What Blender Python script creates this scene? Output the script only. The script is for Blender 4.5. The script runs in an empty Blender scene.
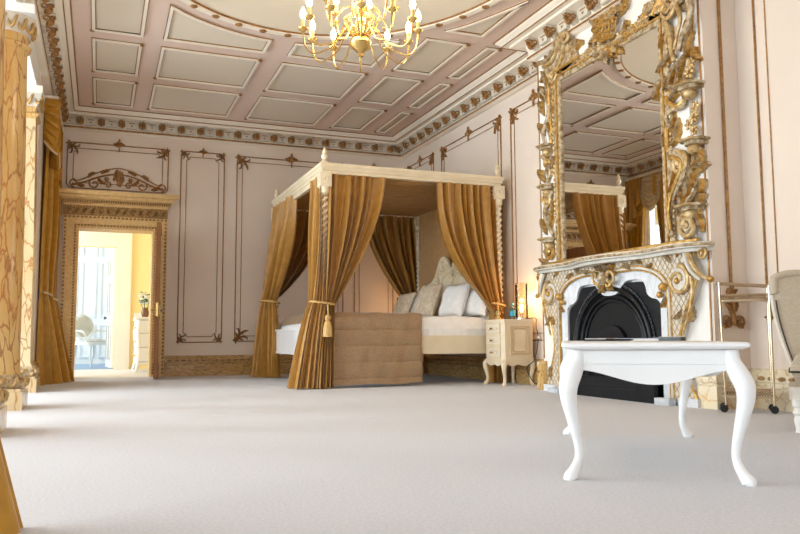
import bpy, bmesh, math, random
from mathutils import Vector, Matrix
R = math.radians
PI = math.pi
rng = random.Random(7)
SC = bpy.context.scene
COL = SC.collection

# ------------------------------------------------------------------ camera
CX, CY, CZ = -4.1578, -10.4395, 0.5
YAW, PITCH, ROLL, FPX = 0.375879, 0.092956, -0.0047246, 761.605
_fw = Vector((math.sin(YAW)*math.cos(PITCH), math.cos(YAW)*math.cos(PITCH), math.sin(PITCH)))
_r = _fw.cross(Vector((0, 0, 1))).normalized()
_u = _r.cross(_fw)
_r2 = math.cos(ROLL)*_r + math.sin(ROLL)*_u
_u2 = -math.sin(ROLL)*_r + math.cos(ROLL)*_u
cam = bpy.data.cameras.new('camera')
co = bpy.data.objects.new('camera', cam)
COL.objects.link(co)
co.matrix_world = Matrix(((_r2.x, _u2.x, -_fw.x, CX), (_r2.y, _u2.y, -_fw.y, CY), (_r2.z, _u2.z, -_fw.z, CZ), (0, 0, 0, 1)))
cam.sensor_width = 36
cam.lens = FPX/800*36
cam.clip_start = .02
SC.camera = co


def P(px, py, i, v):
    """surveyed point: where the sight line through a photo pixel meets the plane coordinate i = v"""
    d = _fw + _r2*((px-400)/FPX) - _u2*((py-267)/FPX)
    c = Vector((CX, CY, CZ))
    return c + d*((v-c[i])/d[i])


# ------------------------------------------------------------------ materials
def lin(c):
    return tuple((x/255/12.92 if x/255 <= .04045 else ((x/255+.055)/1.055)**2.4) for x in c) + (1,)


MATS = {}


def mat(name, c1, c2=None, rough=.5, metal=0., scale=8., bump=0., bscale=None, sheen=0., kind='noise', stretch=(1, 1, 1), spec=.5, detail=4.):
    m = bpy.data.materials.new(name)
    m.use_nodes = True
    nt = m.node_tree
    b = nt.nodes['Principled BSDF']
    b.inputs['Roughness'].default_value = rough
    b.inputs['Metallic'].default_value = metal
    b.inputs['Specular IOR Level'].default_value = spec
    if sheen:
        b.inputs['Sheen Weight'].default_value = sheen
        b.inputs['Sheen Roughness'].default_value = .4
    tc = nt.nodes.new('ShaderNodeTexCoord')
    mp = nt.nodes.new('ShaderNodeMapping')
    mp.inputs['Scale'].default_value = stretch
    nt.links.new(tc.outputs['Object'], mp.inputs['Vector'])
    nz = nt.nodes.new('ShaderNodeTexNoise')
    nz.inputs['Scale'].default_value = scale
    nz.inputs['Detail'].default_value = detail
    nt.links.new(mp.outputs['Vector'], nz.inputs['Vector'])
    rp = nt.nodes.new('ShaderNodeValToRGB')
    rp.color_ramp.elements[0].position = .35
    rp.color_ramp.elements[1].position = .65
    rp.color_ramp.elements[0].color = lin(c1)
    rp.color_ramp.elements[1].color = lin(c2 or c1)
    nt.links.new(nz.outputs['Fac'], rp.inputs['Fac'])
    nt.links.new(rp.outputs['Color'], b.inputs['Base Color'])
    if bump:
        n2 = nt.nodes.new('ShaderNodeTexNoise')
        n2.inputs['Scale'].default_value = bscale or scale*4
        n2.inputs['Detail'].default_value = 3
        nt.links.new(mp.outputs['Vector'], n2.inputs['Vector'])
        bp = nt.nodes.new('ShaderNodeBump')
        bp.inputs['Strength'].default_value = bump
        bp.inputs['Distance'].default_value = .01
        nt.links.new(n2.outputs['Fac'], bp.inputs['Height'])
        nt.links.new(bp.outputs['Normal'], b.inputs['Normal'])
    MATS[name] = m
    return m


def marble(name, base, light, vein, vein2, scale=3., stretch=(1, 1, .45)):
    m = mat(name, base, light, rough=.22, scale=scale*.8, stretch=stretch, detail=6)
    nt = m.node_tree
    b = nt.nodes['Principled BSDF']
    rp = [n for n in nt.nodes if n.type == 'VALTORGB'][0]
    mp = [n for n in nt.nodes if n.type == 'MAPPING'][0]
    nz = nt.nodes.new('ShaderNodeTexNoise')
    nz.inputs['Scale'].default_value = scale*1.2
    nz.inputs['Detail'].default_value = 5
    nt.links.new(mp.outputs['Vector'], nz.inputs['Vector'])
    ad = nt.nodes.new('ShaderNodeMixRGB')
    ad.blend_type = 'LINEAR_LIGHT'
    ad.inputs['Fac'].default_value = .22
    nt.links.new(mp.outputs['Vector'], ad.inputs['Color1'])
    nt.links.new(nz.outputs['Color'], ad.inputs['Color2'])
    vo = nt.nodes.new('ShaderNodeTexVoronoi')
    vo.feature = 'DISTANCE_TO_EDGE'
    vo.inputs['Scale'].default_value = scale*2.2
    nt.links.new(ad.outputs['Color'], vo.inputs['Vector'])
    r2 = nt.nodes.new('ShaderNodeValToRGB')
    r2.color_ramp.elements[0].position = .0
    r2.color_ramp.elements[0].color = (1, 1, 1, 1)
    r2.color_ramp.elements[1].position = .07
    r2.color_ramp.elements[1].color = (0, 0, 0, 1)
    nt.links.new(vo.outputs['Distance'], r2.inputs['Fac'])
    n3 = nt.nodes.new('ShaderNodeTexNoise')
    n3.inputs['Scale'].default_value = scale*.9
    nt.links.new(mp.outputs['Vector'], n3.inputs['Vector'])
    vr = nt.nodes.new('ShaderNodeValToRGB')
    vr.color_ramp.elements[0].position = .4
    vr.color_ramp.elements[1].position = .6
    vr.color_ramp.elements[0].color = lin(vein)
    vr.color_ramp.elements[1].color = lin(vein2)
    nt.links.new(n3.outputs['Fac'], vr.inputs['Fac'])
    mx = nt.nodes.new('ShaderNodeMixRGB')
    nt.links.new(r2.outputs['Color'], mx.inputs['Fac'])
    nt.links.new(rp.outputs['Color'], mx.inputs['Color1'])
    nt.links.new(vr.outputs['Color'], mx.inputs['Color2'])
    nt.links.new(mx.outputs['Color'], b.inputs['Base Color'])
    return m


def emis(name, c, s):
    m = bpy.data.materials.new(name)
    m.use_nodes = True
    b = m.node_tree.nodes['Principled BSDF']
    b.inputs['Base Color'].default_value = lin(c)
    b.inputs['Emission Color'].default_value = lin(c)
    b.inputs['Emission Strength'].default_value = s
    MATS[name] = m
    return m


def clear(name, tint, gl=.12, rough=.03):
    m = bpy.data.materials.new(name)
    m.use_nodes = True
    nt = m.node_tree
    nt.nodes.clear()
    o = nt.nodes.new('ShaderNodeOutputMaterial')
    t = nt.nodes.new('ShaderNodeBsdfTransparent')
    t.inputs['Color'].default_value = lin(tint)
    g = nt.nodes.new('ShaderNodeBsdfGlossy')
    g.inputs['Roughness'].default_value = rough
    lw = nt.nodes.new('ShaderNodeLayerWeight')
    lw.inputs['Blend'].default_value = gl
    mx = nt.nodes.new('ShaderNodeMixShader')
    nt.links.new(lw.outputs['Fresnel'], mx.inputs[0])
    nt.links.new(t.outputs[0], mx.inputs[1])
    nt.links.new(g.outputs[0], mx.inputs[2])
    nt.links.new(mx.outputs[0], o.inputs['Surface'])
    MATS[name] = m
    return m


WALL = mat('wall_paint', (226, 211, 197), (230, 216, 202), rough=.7, scale=1.2, bump=.03, bscale=60)
WHITE = mat('white_paint', (238, 236, 232), (242, 240, 236), rough=.5, scale=2)
PINK = mat('ceiling_pink', (219, 196, 181), (223, 201, 187), rough=.75, scale=.8)
CPANEL = mat('ceiling_panel_grey', (216, 204, 185), (220, 209, 191), rough=.75, scale=.8)
CREAM = mat('cornice_cream', (236, 226, 210), (240, 231, 216), rough=.6, scale=3)
FRIEZE = mat('frieze_grey', (205, 198, 184), (214, 207, 194), rough=.65, scale=10)
GILTD = mat('gilt_bronze', (140, 98, 52), (172, 128, 74), rough=.42, metal=.3, scale=30)
GOLD = mat('gold_leaf', (170, 124, 52), (214, 176, 104), rough=.34, metal=.55, scale=30, bump=.15)
GOLDP = mat('pale_gilding', (164, 126, 66), (212, 188, 142), rough=.4, metal=.3, scale=24, bump=.2)
CARV = mat('carved_parcel_gilt', (134, 104, 62), (206, 190, 160), rough=.46, metal=.15, scale=26, bump=.25)
CARVW = mat('carved_pale', (196, 189, 177), (216, 211, 202), rough=.5, scale=14, bump=.1)
CARPET = mat('carpet', (207, 207, 211), (221, 221, 225), rough=.95, scale=90, bump=.5, bscale=400, sheen=.2)
DRAPEW = mat('window_silk', (172, 120, 16), (190, 138, 28), rough=.40, scale=14, sheen=.3)
DRAPE = mat('gold_silk', (160, 113, 42), (174, 126, 52), rough=.46, scale=14, sheen=.35, bump=.05, bscale=180)
DRAPEB = mat('beige_silk', (206, 182, 140), (214, 192, 152), rough=.5, scale=14, sheen=.3)
CORDM = mat('cord_silk', (214, 180, 118), (190, 148, 82), rough=.6, scale=120)
BEDC = mat('bed_cream_paint', (222, 206, 174), (230, 215, 186), rough=.42, scale=5)
LINEN = mat('white_bed_linen', (236, 233, 230), (242, 240, 238), rough=.8, scale=20, bump=.1, bscale=50)
SPREAD = mat('bronze_bedspread', (150, 120, 88), (166, 136, 102), rough=.5, scale=50, sheen=.4, bump=.25, bscale=70)
CUSH = mat('damask_cushion', (196, 172, 144), (220, 204, 180), rough=.6, scale=22, sheen=.2)
CUSHG = mat('grey_cushion', (186, 182, 178), (204, 200, 196), rough=.6, scale=25, sheen=.2)
NIGHT = mat('nightstand_cream', (226, 208, 176), (234, 218, 190), rough=.4, scale=6)
SIENA = marble('sienna_marble', (192, 144, 74), (212, 180, 120), (168, 102, 44), (150, 100, 58), 3.0, (1.7, 1.7, .42))
SIENAB = marble('sienna_marble_pale', (212, 182, 134), (224, 204, 166), (184, 122, 62), (160, 128, 94), 3.0, (1.6, 1.6, .5))
SIENAC = marble('sienna_marble_cream', (232, 212, 170), (238, 228, 204), (216, 170, 104), (200, 176, 146), 3.0, (1.2, 1.2, 1.2))
BASEM = marble('skirting_marble', (184, 148, 92), (198, 168, 116), (150, 112, 66), (136, 104, 66), 3.0, (1, 1, 3))
WMARB = marble('white_marble', (214, 217, 222), (226, 228, 232), (200, 204, 210), (206, 208, 214), 3.0)
IRON = mat('cast_iron', (20, 21, 24), (30, 31, 35), rough=.45, metal=.5, scale=20, bump=.15)
SOOT = mat('soot', (9, 9, 10), (14, 14, 15), rough=.9, scale=10)
TWHITE = mat('white_lacquer', (240, 240, 240), (244, 244, 244), rough=.3, scale=4)
SOFA = mat('oatmeal_linen', (184, 170, 148), (198, 185, 164), rough=.85, scale=40, bump=.3, bscale=200, stretch=(1, 1, 6))
PIPING = mat('dark_piping', (58, 48, 40), rough=.7)
WOOD = mat('door_wood', (140, 90, 46), (158, 106, 58), rough=.5, scale=6, stretch=(8, 8, .6))
CASE = mat('doorcase_gilt_wood', (204, 166, 108), (218, 184, 128), rough=.5, metal=.1, scale=25, bump=.15)
CASED = mat('doorcase_carving', (120, 88, 48), (178, 138, 82), rough=.5, metal=.15, scale=45, bump=.4)
YELLOW = mat('yellow_paint', (240, 217, 156), (242, 220, 162), rough=.7, scale=1)
HALLF = mat('hall_floor', (214, 212, 210), (222, 220, 218), rough=.5, scale=5)
BLUEF = mat('far_room_floor', (110, 140, 176), (128, 156, 188), rough=.3, scale=3)
BRASS = mat('brass', (212, 176, 104), (226, 194, 124), rough=.22, metal=.9, scale=10)
BLACK = mat('black_plastic', (22, 22, 24), rough=.4)
CREAMT = mat('candle_tube', (226, 190, 120), rough=.5)
BULB = emis('bulb_glow', (255, 226, 176), 30)
LAMPB = emis('lamp_glow', (255, 190, 100), 14)
CHAMP = mat('champagne_metal', (196, 178, 150), rough=.25, metal=.9)
SILVER = mat('chrome', (214, 206, 196), rough=.15, metal=1.)
GREEN = mat('leaf_green', (62, 96, 46), (90, 126, 66), rough=.6, scale=20)
PETAL = mat('white_petals', (238, 236, 226), rough=.6)
BLUEL = mat('blue_label', (30, 140, 190), (40, 155, 205), rough=.4)
BLUEP = mat('pale_blue_print', (176, 200, 232), (200, 214, 238), rough=.4)
MIRR = mat('mirror_silver', (228, 226, 222), rough=.012, metal=1.)
GLASS = clear('clear_glass', (246, 250, 250))
AMBER = clear('amber_glass', (250, 236, 208), .3, .05)
BOTTLE = clear('bottle_plastic', (214, 232, 240), .25)


# ------------------------------------------------------------------ mesh building
class M:
    def __init__(s, tf=None):
        s.v = []
        s.f = []
        s.tf = tf
        s.mi = []

    def add(s, vs, fs, mi=None):
        o = len(s.v)
        if s.tf:
            vs = [s.tf(*v) for v in vs]
        s.v.extend(tuple(v) for v in vs)
        s.f.extend(tuple(i+o for i in f) for f in fs)
        s.mi.extend(mi or [0]*len(fs))
        return s

    def box(s, a, b):
        (x0, y0, z0), (x1, y1, z1) = a, b
        return s.add([(x0, y0, z0), (x1, y0, z0), (x1, y1, z0), (x0, y1, z0), (x0, y0, z1), (x1, y0, z1), (x1, y1, z1), (x0, y1, z1)],
                     [(0, 3, 2, 1), (4, 5, 6, 7), (0, 1, 5, 4), (1, 2, 6, 5), (2, 3, 7, 6), (3, 0, 4, 7)])

    def tube(s, pts, r, n=6, closed=False, flat=1.):
        pts = [Vector(p) for p in pts]
        N = len(pts)
        if not hasattr(r, '__len__'):
            r = [r]*N
        T = []
        for i in range(N):
            a = pts[(i-1) % N] if closed or i else pts[0]
            b = pts[(i+1) % N] if closed or i < N-1 else pts[-1]
            t = b-a
            T.append(t.normalized() if t.length > 1e-9 else Vector((0, 0, 1)))
        ref = Vector((0, 0, 1)) if abs(T[0].z) < .9 else Vector((1, 0, 0))
        nrm = T[0].cross(ref).normalized()
        vs = []
        for i in range(N):
            nrm = (nrm - T[i]*nrm.dot(T[i]))
            nrm = nrm.normalized() if nrm.length > 1e-6 else T[i].orthogonal().normalized()
            bi = T[i].cross(nrm)
            for k in range(n):
                a = 2*PI*k/n
                vs.append(pts[i] + nrm*(r[i]*math.cos(a)) + bi*(r[i]*flat*math.sin(a)))
        fs = []
        for i in range(N if closed else N-1):
            j = (i+1) % N
            for k in range(n):
                fs.append((i*n+k, i*n+(k+1) % n, j*n+(k+1) % n, j*n+k))
        if not closed:
            fs.append(tuple(range(n))[::-1])
            fs.append(tuple(range((N-1)*n, N*n)))
        return s.add(vs, fs)

    def lathe(s, prof, c=(0, 0, 0), n=16, axis='z', twist=None, sq=False):
        vs = []
        fs = []
        for (r, h) in prof:
            for k in range(n):
                a = 2*PI*k/n + (PI/n if sq else 0)
                rr = r*(1.414 if sq else 1)
                if axis == 'z':
                    vs.append((c[0]+rr*math.cos(a), c[1]+rr*math.sin(a), c[2]+h))
                elif axis == 'x':
                    vs.append((c[0]+h, c[1]+rr*math.cos(a), c[2]+rr*math.sin(a)))
                else:
                    vs.append((c[0]+rr*math.cos(a), c[1]+h, c[2]+rr*math.sin(a)))
        for i in range(len(prof)-1):
            for k in range(n):
                fs.append((i*n+k, i*n+(k+1) % n, (i+1)*n+(k+1) % n, (i+1)*n+k))
        fs.append(tuple(range(n))[::-1])
        fs.append(tuple(range((len(prof)-1)*n, len(prof)*n)))
        return s.add(vs, fs)

    def prism(s, out, d0, d1, put):
        """outline (list of 2D), extruded d0..d1; put(a,b,d)->3D"""
        n = len(out)
        vs = [put(a, b, d0) for a, b in out] + [put(a, b, d1) for a, b in out]
        fs = [tuple(range(n))[::-1], tuple(range(n, 2*n))]
        for i in range(n):
            j = (i+1) % n
            fs.append((i, j, n+j, n+i))
        return s.add(vs, fs)

    def ring(s, outer, inner, d0, d1, put):
        """two outlines with equal counts joined as a frame, extruded"""
        n = len(outer)
        vs = [put(a, b, d0) for a, b in outer] + [put(a, b, d0) for a, b in inner] + [put(a, b, d1) for a, b in outer] + [put(a, b, d1) for a, b in inner]
        fs = []
        for i in range(n):
            j = (i+1) % n
            fs += [(i, j, n+j, n+i), (2*n+i, 3*n+i, 3*n+j, 2*n+j), (i, 2*n+i, 2*n+j, j), (n+i, n+j, 3*n+j, 3*n+i)]
        return s.add(vs, fs)

    def strip(s, A, B, d0, d1, put):
        """open band between two equal-count 2D polylines, extruded"""
        n = len(A)
        vs = [put(a, b, d0) for a, b in A] + [put(a, b, d0) for a, b in B] + [put(a, b, d1) for a, b in A] + [put(a, b, d1) for a, b in B]
        fs = []
        for i in range(n-1):
            j = i+1
            fs += [(i, j, n+j, n+i), (2*n+i, 3*n+i, 3*n+j, 2*n+j), (i, 2*n+i, 2*n+j, j), (n+i, n+j, 3*n+j, 3*n+i)]
        fs += [(0, n, 3*n, 2*n), (n-1, 3*n-1, 4*n-1, 2*n-1)]
        return s.add(vs, fs)

    def sweep(s, prof, path, nrm, closed=False):
        """prof: (d,z) list, path: 2D corner points with their inward offset vectors nrm (mitred); open profile surface closed at the back"""
        n = len(prof)
        vs = []
        for (x, y), (nx, ny) in zip(path, nrm):
            for d, z in prof:
                vs.append((x+nx*d, y+ny*d, z))
        fs = []
        m = len(path)
        for i in range(m if closed else m-1):
            j = (i+1) % m
            for k in range(n):
                l = (k+1) % n
                fs.append((i*n+k, i*n+l, j*n+l, j*n+k))
        if not closed:
            fs += [tuple(range(n)), tuple(range((m-1)*n, m*n))[::-1]]
        return s.add(vs, fs)

    def grid(s, fn, nu, nv):
        vs = [fn(i/nu, j/nv) for j in range(nv+1) for i in range(nu+1)]
        fs = [(j*(nu+1)+i, j*(nu+1)+i+1, (j+1)*(nu+1)+i+1, (j+1)*(nu+1)+i) for j in range(nv) for i in range(nu)]
        return s.add(vs, fs)

    def ball(s, c, r, n=8, m=6, rot=0.):
        """ellipsoid, radii r, rot about the third axis of (a,b,d)"""
        rx, ry, rz = r if hasattr(r, '__len__') else (r, r, r)
        vs = []
        ca, sa = math.cos(rot), math.sin(rot)
        for j in range(m+1):
            t = PI*j/m
            for k in range(n):
                a = 2*PI*k/n
                x, y, z = rx*math.cos(a)*math.sin(t), ry*math.sin(a)*math.sin(t), rz*math.cos(t)
                vs.append((c[0]+x*ca-y*sa, c[1]+x*sa+y*ca, c[2]+z))
        fs = []
        for j in range(m):
            for k in range(n):
                fs.append((j*n+k, j*n+(k+1) % n, (j+1)*n+(k+1) % n, (j+1)*n+k))
        return s.add(vs, fs)

    def build(s, name, m, parent=None, smooth=True, off=None, sharp=40, sub=0, keep=False):
        me = bpy.data.meshes.new(name)
        off = off if off is not None else (root_of(parent) if parent else (0, 0, 0))
        me.from_pydata([(x-off[0], y-off[1], z-off[2]) for x, y, z in s.v], [], s.f)
        bm = bmesh.new()
        bm.from_mesh(me)
        bmesh.ops.remove_doubles(bm, verts=bm.verts, dist=1e-6)
        bmesh.ops.recalc_face_normals(bm, faces=bm.faces)
        bm.to_mesh(me)
        bm.free()
        if smooth:
            me.polygons.foreach_set('use_smooth', [True]*len(me.polygons))
            me.set_sharp_from_angle(angle=R(sharp))
        for mm in (m if isinstance(m, (list, tuple)) else [m]):
            me.materials.append(mm)
        if isinstance(m, (list, tuple)) and len(s.mi) == len(me.polygons):
            me.polygons.foreach_set('material_index', s.mi)
        o = bpy.data.objects.new(name, me)
        COL.objects.link(o)
        if parent:
            o.parent = parent
        if sub:
            md = o.modifiers.new('s', 'SUBSURF')
            md.levels = md.render_levels = sub
        return o


LOCAL = {}


def root_of(o):
    while o.parent:
        o = o.parent
    if LOCAL.get(o.name):
        return (0, 0, 0)
    return tuple(o.location)


def tag(o, label, cat, group=None, kind=None):
    o['label'] = label
    o['category'] = cat
    if group:
        o['group'] = group
    if kind:
        o['kind'] = kind
    return o


def thing(name, label, cat, loc=(0, 0, 0), rz=0., group=None, local=False, kind=None):
    o = bpy.data.objects.new(name, None)
    o.empty_display_size = .1
    COL.objects.link(o)
    o.location = loc
    o.rotation_euler = (0, 0, rz)
    if local:
        LOCAL[o.name] = True
    return tag(o, label, cat, group, kind)


def solo(m, name, material, label, cat, base=(0, 0, 0), group=None, kind=None, **k):
    o = m.build(name, material, None, off=base, **k)
    o.location = base
    return tag(o, label, cat, group, kind)


def dup(src, loc, rz=None, label=None, group=None):
    def rec(o, par):
        c = o.copy()
        COL.objects.link(c)
        if par:
            c.parent = par
        for ch in list(o.children):
            rec(ch, c)
        return c
    c = rec(src, None)
    c.location = loc
    if rz is not None:
        c.rotation_euler = (0, 0, rz)
    if label:
        c['label'] = label
    if group:
        c['group'] = group
    return c


def copy_part(o, parent, loc, rot=(0, 0, 0)):
    c = o.copy()
    COL.objects.link(c)
    c.parent = parent
    c.location = loc
    c.rotation_euler = rot
    for ch in list(o.children):
        d = ch.copy()
        COL.objects.link(d)
        d.parent = c
    return c


def bez(p0, p1, p2, p3, n=12):
    out = []
    for i in range(n+1):
        t = i/n
        out.append(tuple((1-t)**3*a+3*(1-t)**2*t*b+3*(1-t)*t*t*c+t**3*d for a, b, c, d in zip(p0, p1, p2, p3)))
    return out


def spline(pts, n=6, closed=False):
    """Catmull-Rom through points of any dimension"""
    N = len(pts)
    out = []
    rngi = range(N if closed else N-1)
    for i in rngi:
        p0 = pts[(i-1) % N] if closed or i > 0 else pts[0]
        p1 = pts[i]
        p2 = pts[(i+1) % N]
        p3 = pts[(i+2) % N] if closed or i+2 < N else pts[-1]
        for k in range(n):
            t = k/n
            out.append(tuple(.5*((2*b)+(-a+c)*t+(2*a-5*b+4*c-d)*t*t+(-a+3*b-3*c+d)*t**3) for a, b, c, d in zip(p0, p1, p2, p3)))
    if not closed:
        out.append(tuple(pts[-1]))
    return out


def spiral(a, b, r0, r1, a0, turns, n=26, d0=.02, d1=.03):
    """points (a,b,d) winding from radius r0 to r1"""
    out = []
    for i in range(n+1):
        t = i/n
        r = r0+(r1-r0)*t
        an = a0+turns*2*PI*t
        out.append((a+r*math.cos(an), b+r*math.sin(an), d0+(d1-d0)*t))
    return out


def leaf(m, a, b, ang, ln, wd, d=.015, curl=.03, lobes=3, bend=None):
    """a curving acanthus leaf on the (a,b) ground: lobed sides, raised ribs, a curled tip; ribs and tip carry index 1"""
    n = 16
    if bend is None:
        bend = .9 if (int(abs(a)*997)+int(abs(b)*613)) % 2 else -.9
    cs = []
    x = y = 0.
    th = ang-bend*.45
    for i in range(n+1):
        cs.append((x, y, th))
        th += bend/n*(1+1.2*(i/n)**2)
        x += ln/n*math.cos(th)
        y += ln/n*math.sin(th)
    Q = ((-1, .0), (-.66, .8), (-.33, .55), (0, 1.), (.33, .55), (.66, .8), (1, .0))
    vs = []
    fs = []
    mi = []
    for i, (cx_, cy_, t_) in enumerate(cs):
        t = i/n
        w = wd*(.22+.78*math.sin(PI*min(1, t*.9+.06))**.7)*(1+.16*math.sin(t*lobes*2*PI+1)) if t < .97 else wd*.12
        h = d+curl*(.35+.65*math.sin(PI*t*.9))+curl*.9*t*t
        for q, k in Q:
            px, py = -q*w/2*math.sin(t_), q*w/2*math.cos(t_)
            vs.append((a+cx_+px, b+cy_+py, d*.3+(h-d*.3)*(.25+.75*k)))
    for i in range(n):
        for k in range(6):
            fs.append((i*7+k, i*7+k+1, (i+1)*7+k+1, (i+1)*7+k))
            mi.append(1 if k in (0, 5) else 0)
    o = len(vs)
    vs += [(v[0], v[1], 0) for v in vs]
    for i in range(n):
        fs.append((i*7, (i+1)*7, o+(i+1)*7, o+i*7))
        fs.append((i*7+6, (i+1)*7+6, o+(i+1)*7+6, o+i*7+6))
        mi += [0, 0]
    m.add(vs, fs, mi)


def flower(m, a, b, r, d=.03, n=6):
    for k in range(n):
        an = 2*PI*k/n
        m.ball((a+r*.6*math.cos(an), b+r*.6*math.sin(an), d), (r*.48, r*.32, r*.3), 6, 4, an)
    m.ball((a, b, d+r*.2), r*.3, 6, 4)

# ------------------------------------------------------------------ the room
XR, YB, XL, XB, YR, YBF, ZC, YF = .17, .33, -4.80, -.15, -6.26, -4.06, 3.5135, -13.6
XBAY = -8.4
DX0, DX1, DZ = -4.46, -3.50, 1.98


def st(m, name, material, label, cat='wall', **k):
    o = m.build(name, material, None, **k)
    return tag(o, label, cat, None, 'structure')


st(M().box((XBAY-.2, YF-.2, -.1), (XR+.2, YB+.04, 0)), 'floor', CARPET, 'pale grey fitted carpet across the whole bedroom', 'floor', smooth=False)
st(M().box((XBAY-.2, YF-.2, ZC), (XR+.2, YB+.35, ZC+.15)), 'ceiling', PINK, 'dusty pink plaster ceiling above the bedroom', 'ceiling', smooth=False)
w = M()
w.box((XL-.3, YB, 0), (DX0, YB+.35, ZC)).box((DX1, YB, 0), (XR+.2, YB+.35, ZC)).box((DX0, YB, DZ), (DX1, YB+.35, ZC))
st(w, 'wall_back', WALL, 'pinkish beige wall with the doorway and gilt panels', smooth=False)
w = M()
w.box((XR, YBF-.02, 0), (XR+.2, YB, ZC))
st(w, 'wall_right', WALL, 'pinkish beige wall behind the head of the bed', smooth=False)
w = M()
w.box((XR, YF, 0), (XR+.2, YR, ZC))
st(w, 'wall_alcove', WALL, 'pale wall of the alcove beyond the bar trolley', smooth=False)
w = M()
w.box((XB, YR, 0), (XR+.2, YBF, ZC))
st(w, 'wall_chimney', WHITE, 'white chimney breast behind the great mirror', smooth=False)
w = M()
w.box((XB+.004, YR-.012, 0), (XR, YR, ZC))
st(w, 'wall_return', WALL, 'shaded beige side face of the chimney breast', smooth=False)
# window wall between the pilaster and the corner
WY0, WY1, WZ1 = -.70, .08, 2.95
w = M()
w.box((XL-.3, -1.88, 0), (XL, WY0, ZC)).box((XL-.3, WY1, 0), (XL, YB, ZC)).box((XL-.3, WY0, WZ1), (XL, WY1, ZC)).box((XL-.3, WY0, 0), (XL, WY1, .25))
st(w, 'wall_left', WALL, 'short wall with the draped window by the doorway', smooth=False)
# the bay beyond the columns, its outer wall pierced by tall windows
bays = [-2.55, -4.85, -6.9, -9.2, -11.6]
HW = .80
w = M()
ys = [-1.8]
for b in bays:
    ys += [b+HW, b-HW]
ys.append(YF)
for i in range(0, len(ys), 2):
    w.box((XBAY-.2, ys[i+1], 0), (XBAY, ys[i], ZC))
for b in bays:
    w.box((XBAY-.2, b-HW, 3.1), (XBAY, b+HW, ZC)).box((XBAY-.2, b-HW, 0), (XBAY, b+HW, .3))
w.box((XBAY, -1.88, 0), (-5.1, -1.8, ZC))
st(w, 'wall_bay', WHITE, 'white outer wall of the bay beyond the marble columns', smooth=False)
w = M()
fw = [(-4.0, .75), (-1.9, .75)]
w.box((XBAY-.2, YF-.2, 0), (-4.75, YF, ZC)).box((-3.25, YF-.2, 0), (-2.65, YF, ZC)).box((-1.15, YF-.2, 0), (XR+.2, YF, ZC))
for c, h in fw:
    w.box((c-h, YF-.2, 3.0), (c+h, YF, ZC)).box((c-h, YF-.2, 0), (c+h, YF, .3))
st(w, 'wall_front', WALL, 'beige window wall facing the doorway across the room', smooth=False)
wn = 1


def window(cx, cy, hw, z0, z1, along, label):
    global wn
    m = M()
    g = M()

    def bar(a0, a1, b0, b1, th=.03):
        if along == 'y':
            m.box((cx-th, cy+a0, b0), (cx+th, cy+a1, b1))
        else:
            m.box((cx+a0, cy-th, b0), (cx+a1, cy+th, b1))
    bar(-hw, -hw+.07, z0, z1, .05)
    bar(hw-.07, hw, z0, z1, .05)
    bar(-hw+.07, hw-.07, z0, z0+.08, .05)
    bar(-hw+.07, hw-.07, z1-.08, z1, .05)
    bar(-hw+.07, hw-.07, (z0+z1)/2-.025, (z0+z1)/2+.025, .04)
    for q in (-1, 1):
        bar(q*hw*.33-.012, q*hw*.33+.012, z0+.08, (z0+z1)/2-.025, .015)
        bar(q*hw*.33-.012, q*hw*.33+.012, (z0+z1)/2+.025, z1-.08, .015)
    f = m.build('window_%d' % wn, WHITE, None, smooth=False)
    tag(f, label, 'window', None, 'structure')
    wn += 1
    if along == 'y':
        g.box((cx-.004, cy-hw+.07, z0+.08), (cx+.004, cy+hw-.07, z1-.08))
    else:
        g.box((cx-hw+.07, cy-.004, z0+.08), (cx+hw-.07, cy+.004, z1-.08))
    g.build('glass', GLASS, f, smooth=False)


window(XL-.18, (WY0+WY1)/2, (WY1-WY0)/2, .25, WZ1, 'y', 'white sash window behind the swagged gold curtains')
for b, nm in zip(bays, ('beside the corner pilaster', 'second from the corner pilaster', 'third from the corner pilaster', 'behind the near gold curtain', 'farthest from the doorway')):
    window(XBAY-.1, b, HW, .3, 3.1, 'y', 'tall white bay window '+nm)
for (c, h), nm in zip(fw, ('nearer the columns', 'nearer the alcove')):
    window(c, YF-.1, h, .3, 3.0, 'x', 'tall white window opposite the doorway, '+nm)

# ------------------------------------------------------------------ mappers (a along the wall, z up, d out of the wall)
def mback(a, z, d): return (a, YB-d, z)
def mright(a, z, d): return (XR-d, a, z)
def mbreast(a, z, d): return (XB-d, a, z)
def mreturn(a, z, d): return (a, YR-.012-d, z)
def mceil(a, b, d): return (a, b, ZC-d)
def mleft(a, z, d): return (XL+d, a, z)


# ------------------------------------------------------------------ cornice
prof = [(0, 3.26), (.045, 3.262), (.075, 3.275), (.078, 3.31), (.06, 3.32), (.062, 3.335), (.085, 3.42), (.20, 3.43), (.205, 3.45), (.262, 3.453), (.268, 3.468), (.30, 3.49), (.318, ZC-.001), (0, ZC-.001)]
segs = [
    ('back', [(XL, YB), (XR, YB)], [(1, -1), (-1, -1)], 'above the doorway wall'),
    ('right', [(XR, YB), (XR, YBF)], [(-1, -1), (-1, 1)], 'above the head of the bed'),
    ('breast', [(XR, YBF), (XB, YBF), (XB, YR), (XR, YR)], [(-1, 1), (-1, 1), (-1, -1), (-1, -1)], 'breaking forward above the mirror'),
    ('alcove', [(XR, YR), (XR, YF)], [(-1, -1), (-1, 0)], 'above the alcove'),
    ('left', [(XL, YF), (XL, YB)], [(1, 0), (1, -1)], 'above the columns and the window'),
]
tn = 1
trims = {}
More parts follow.
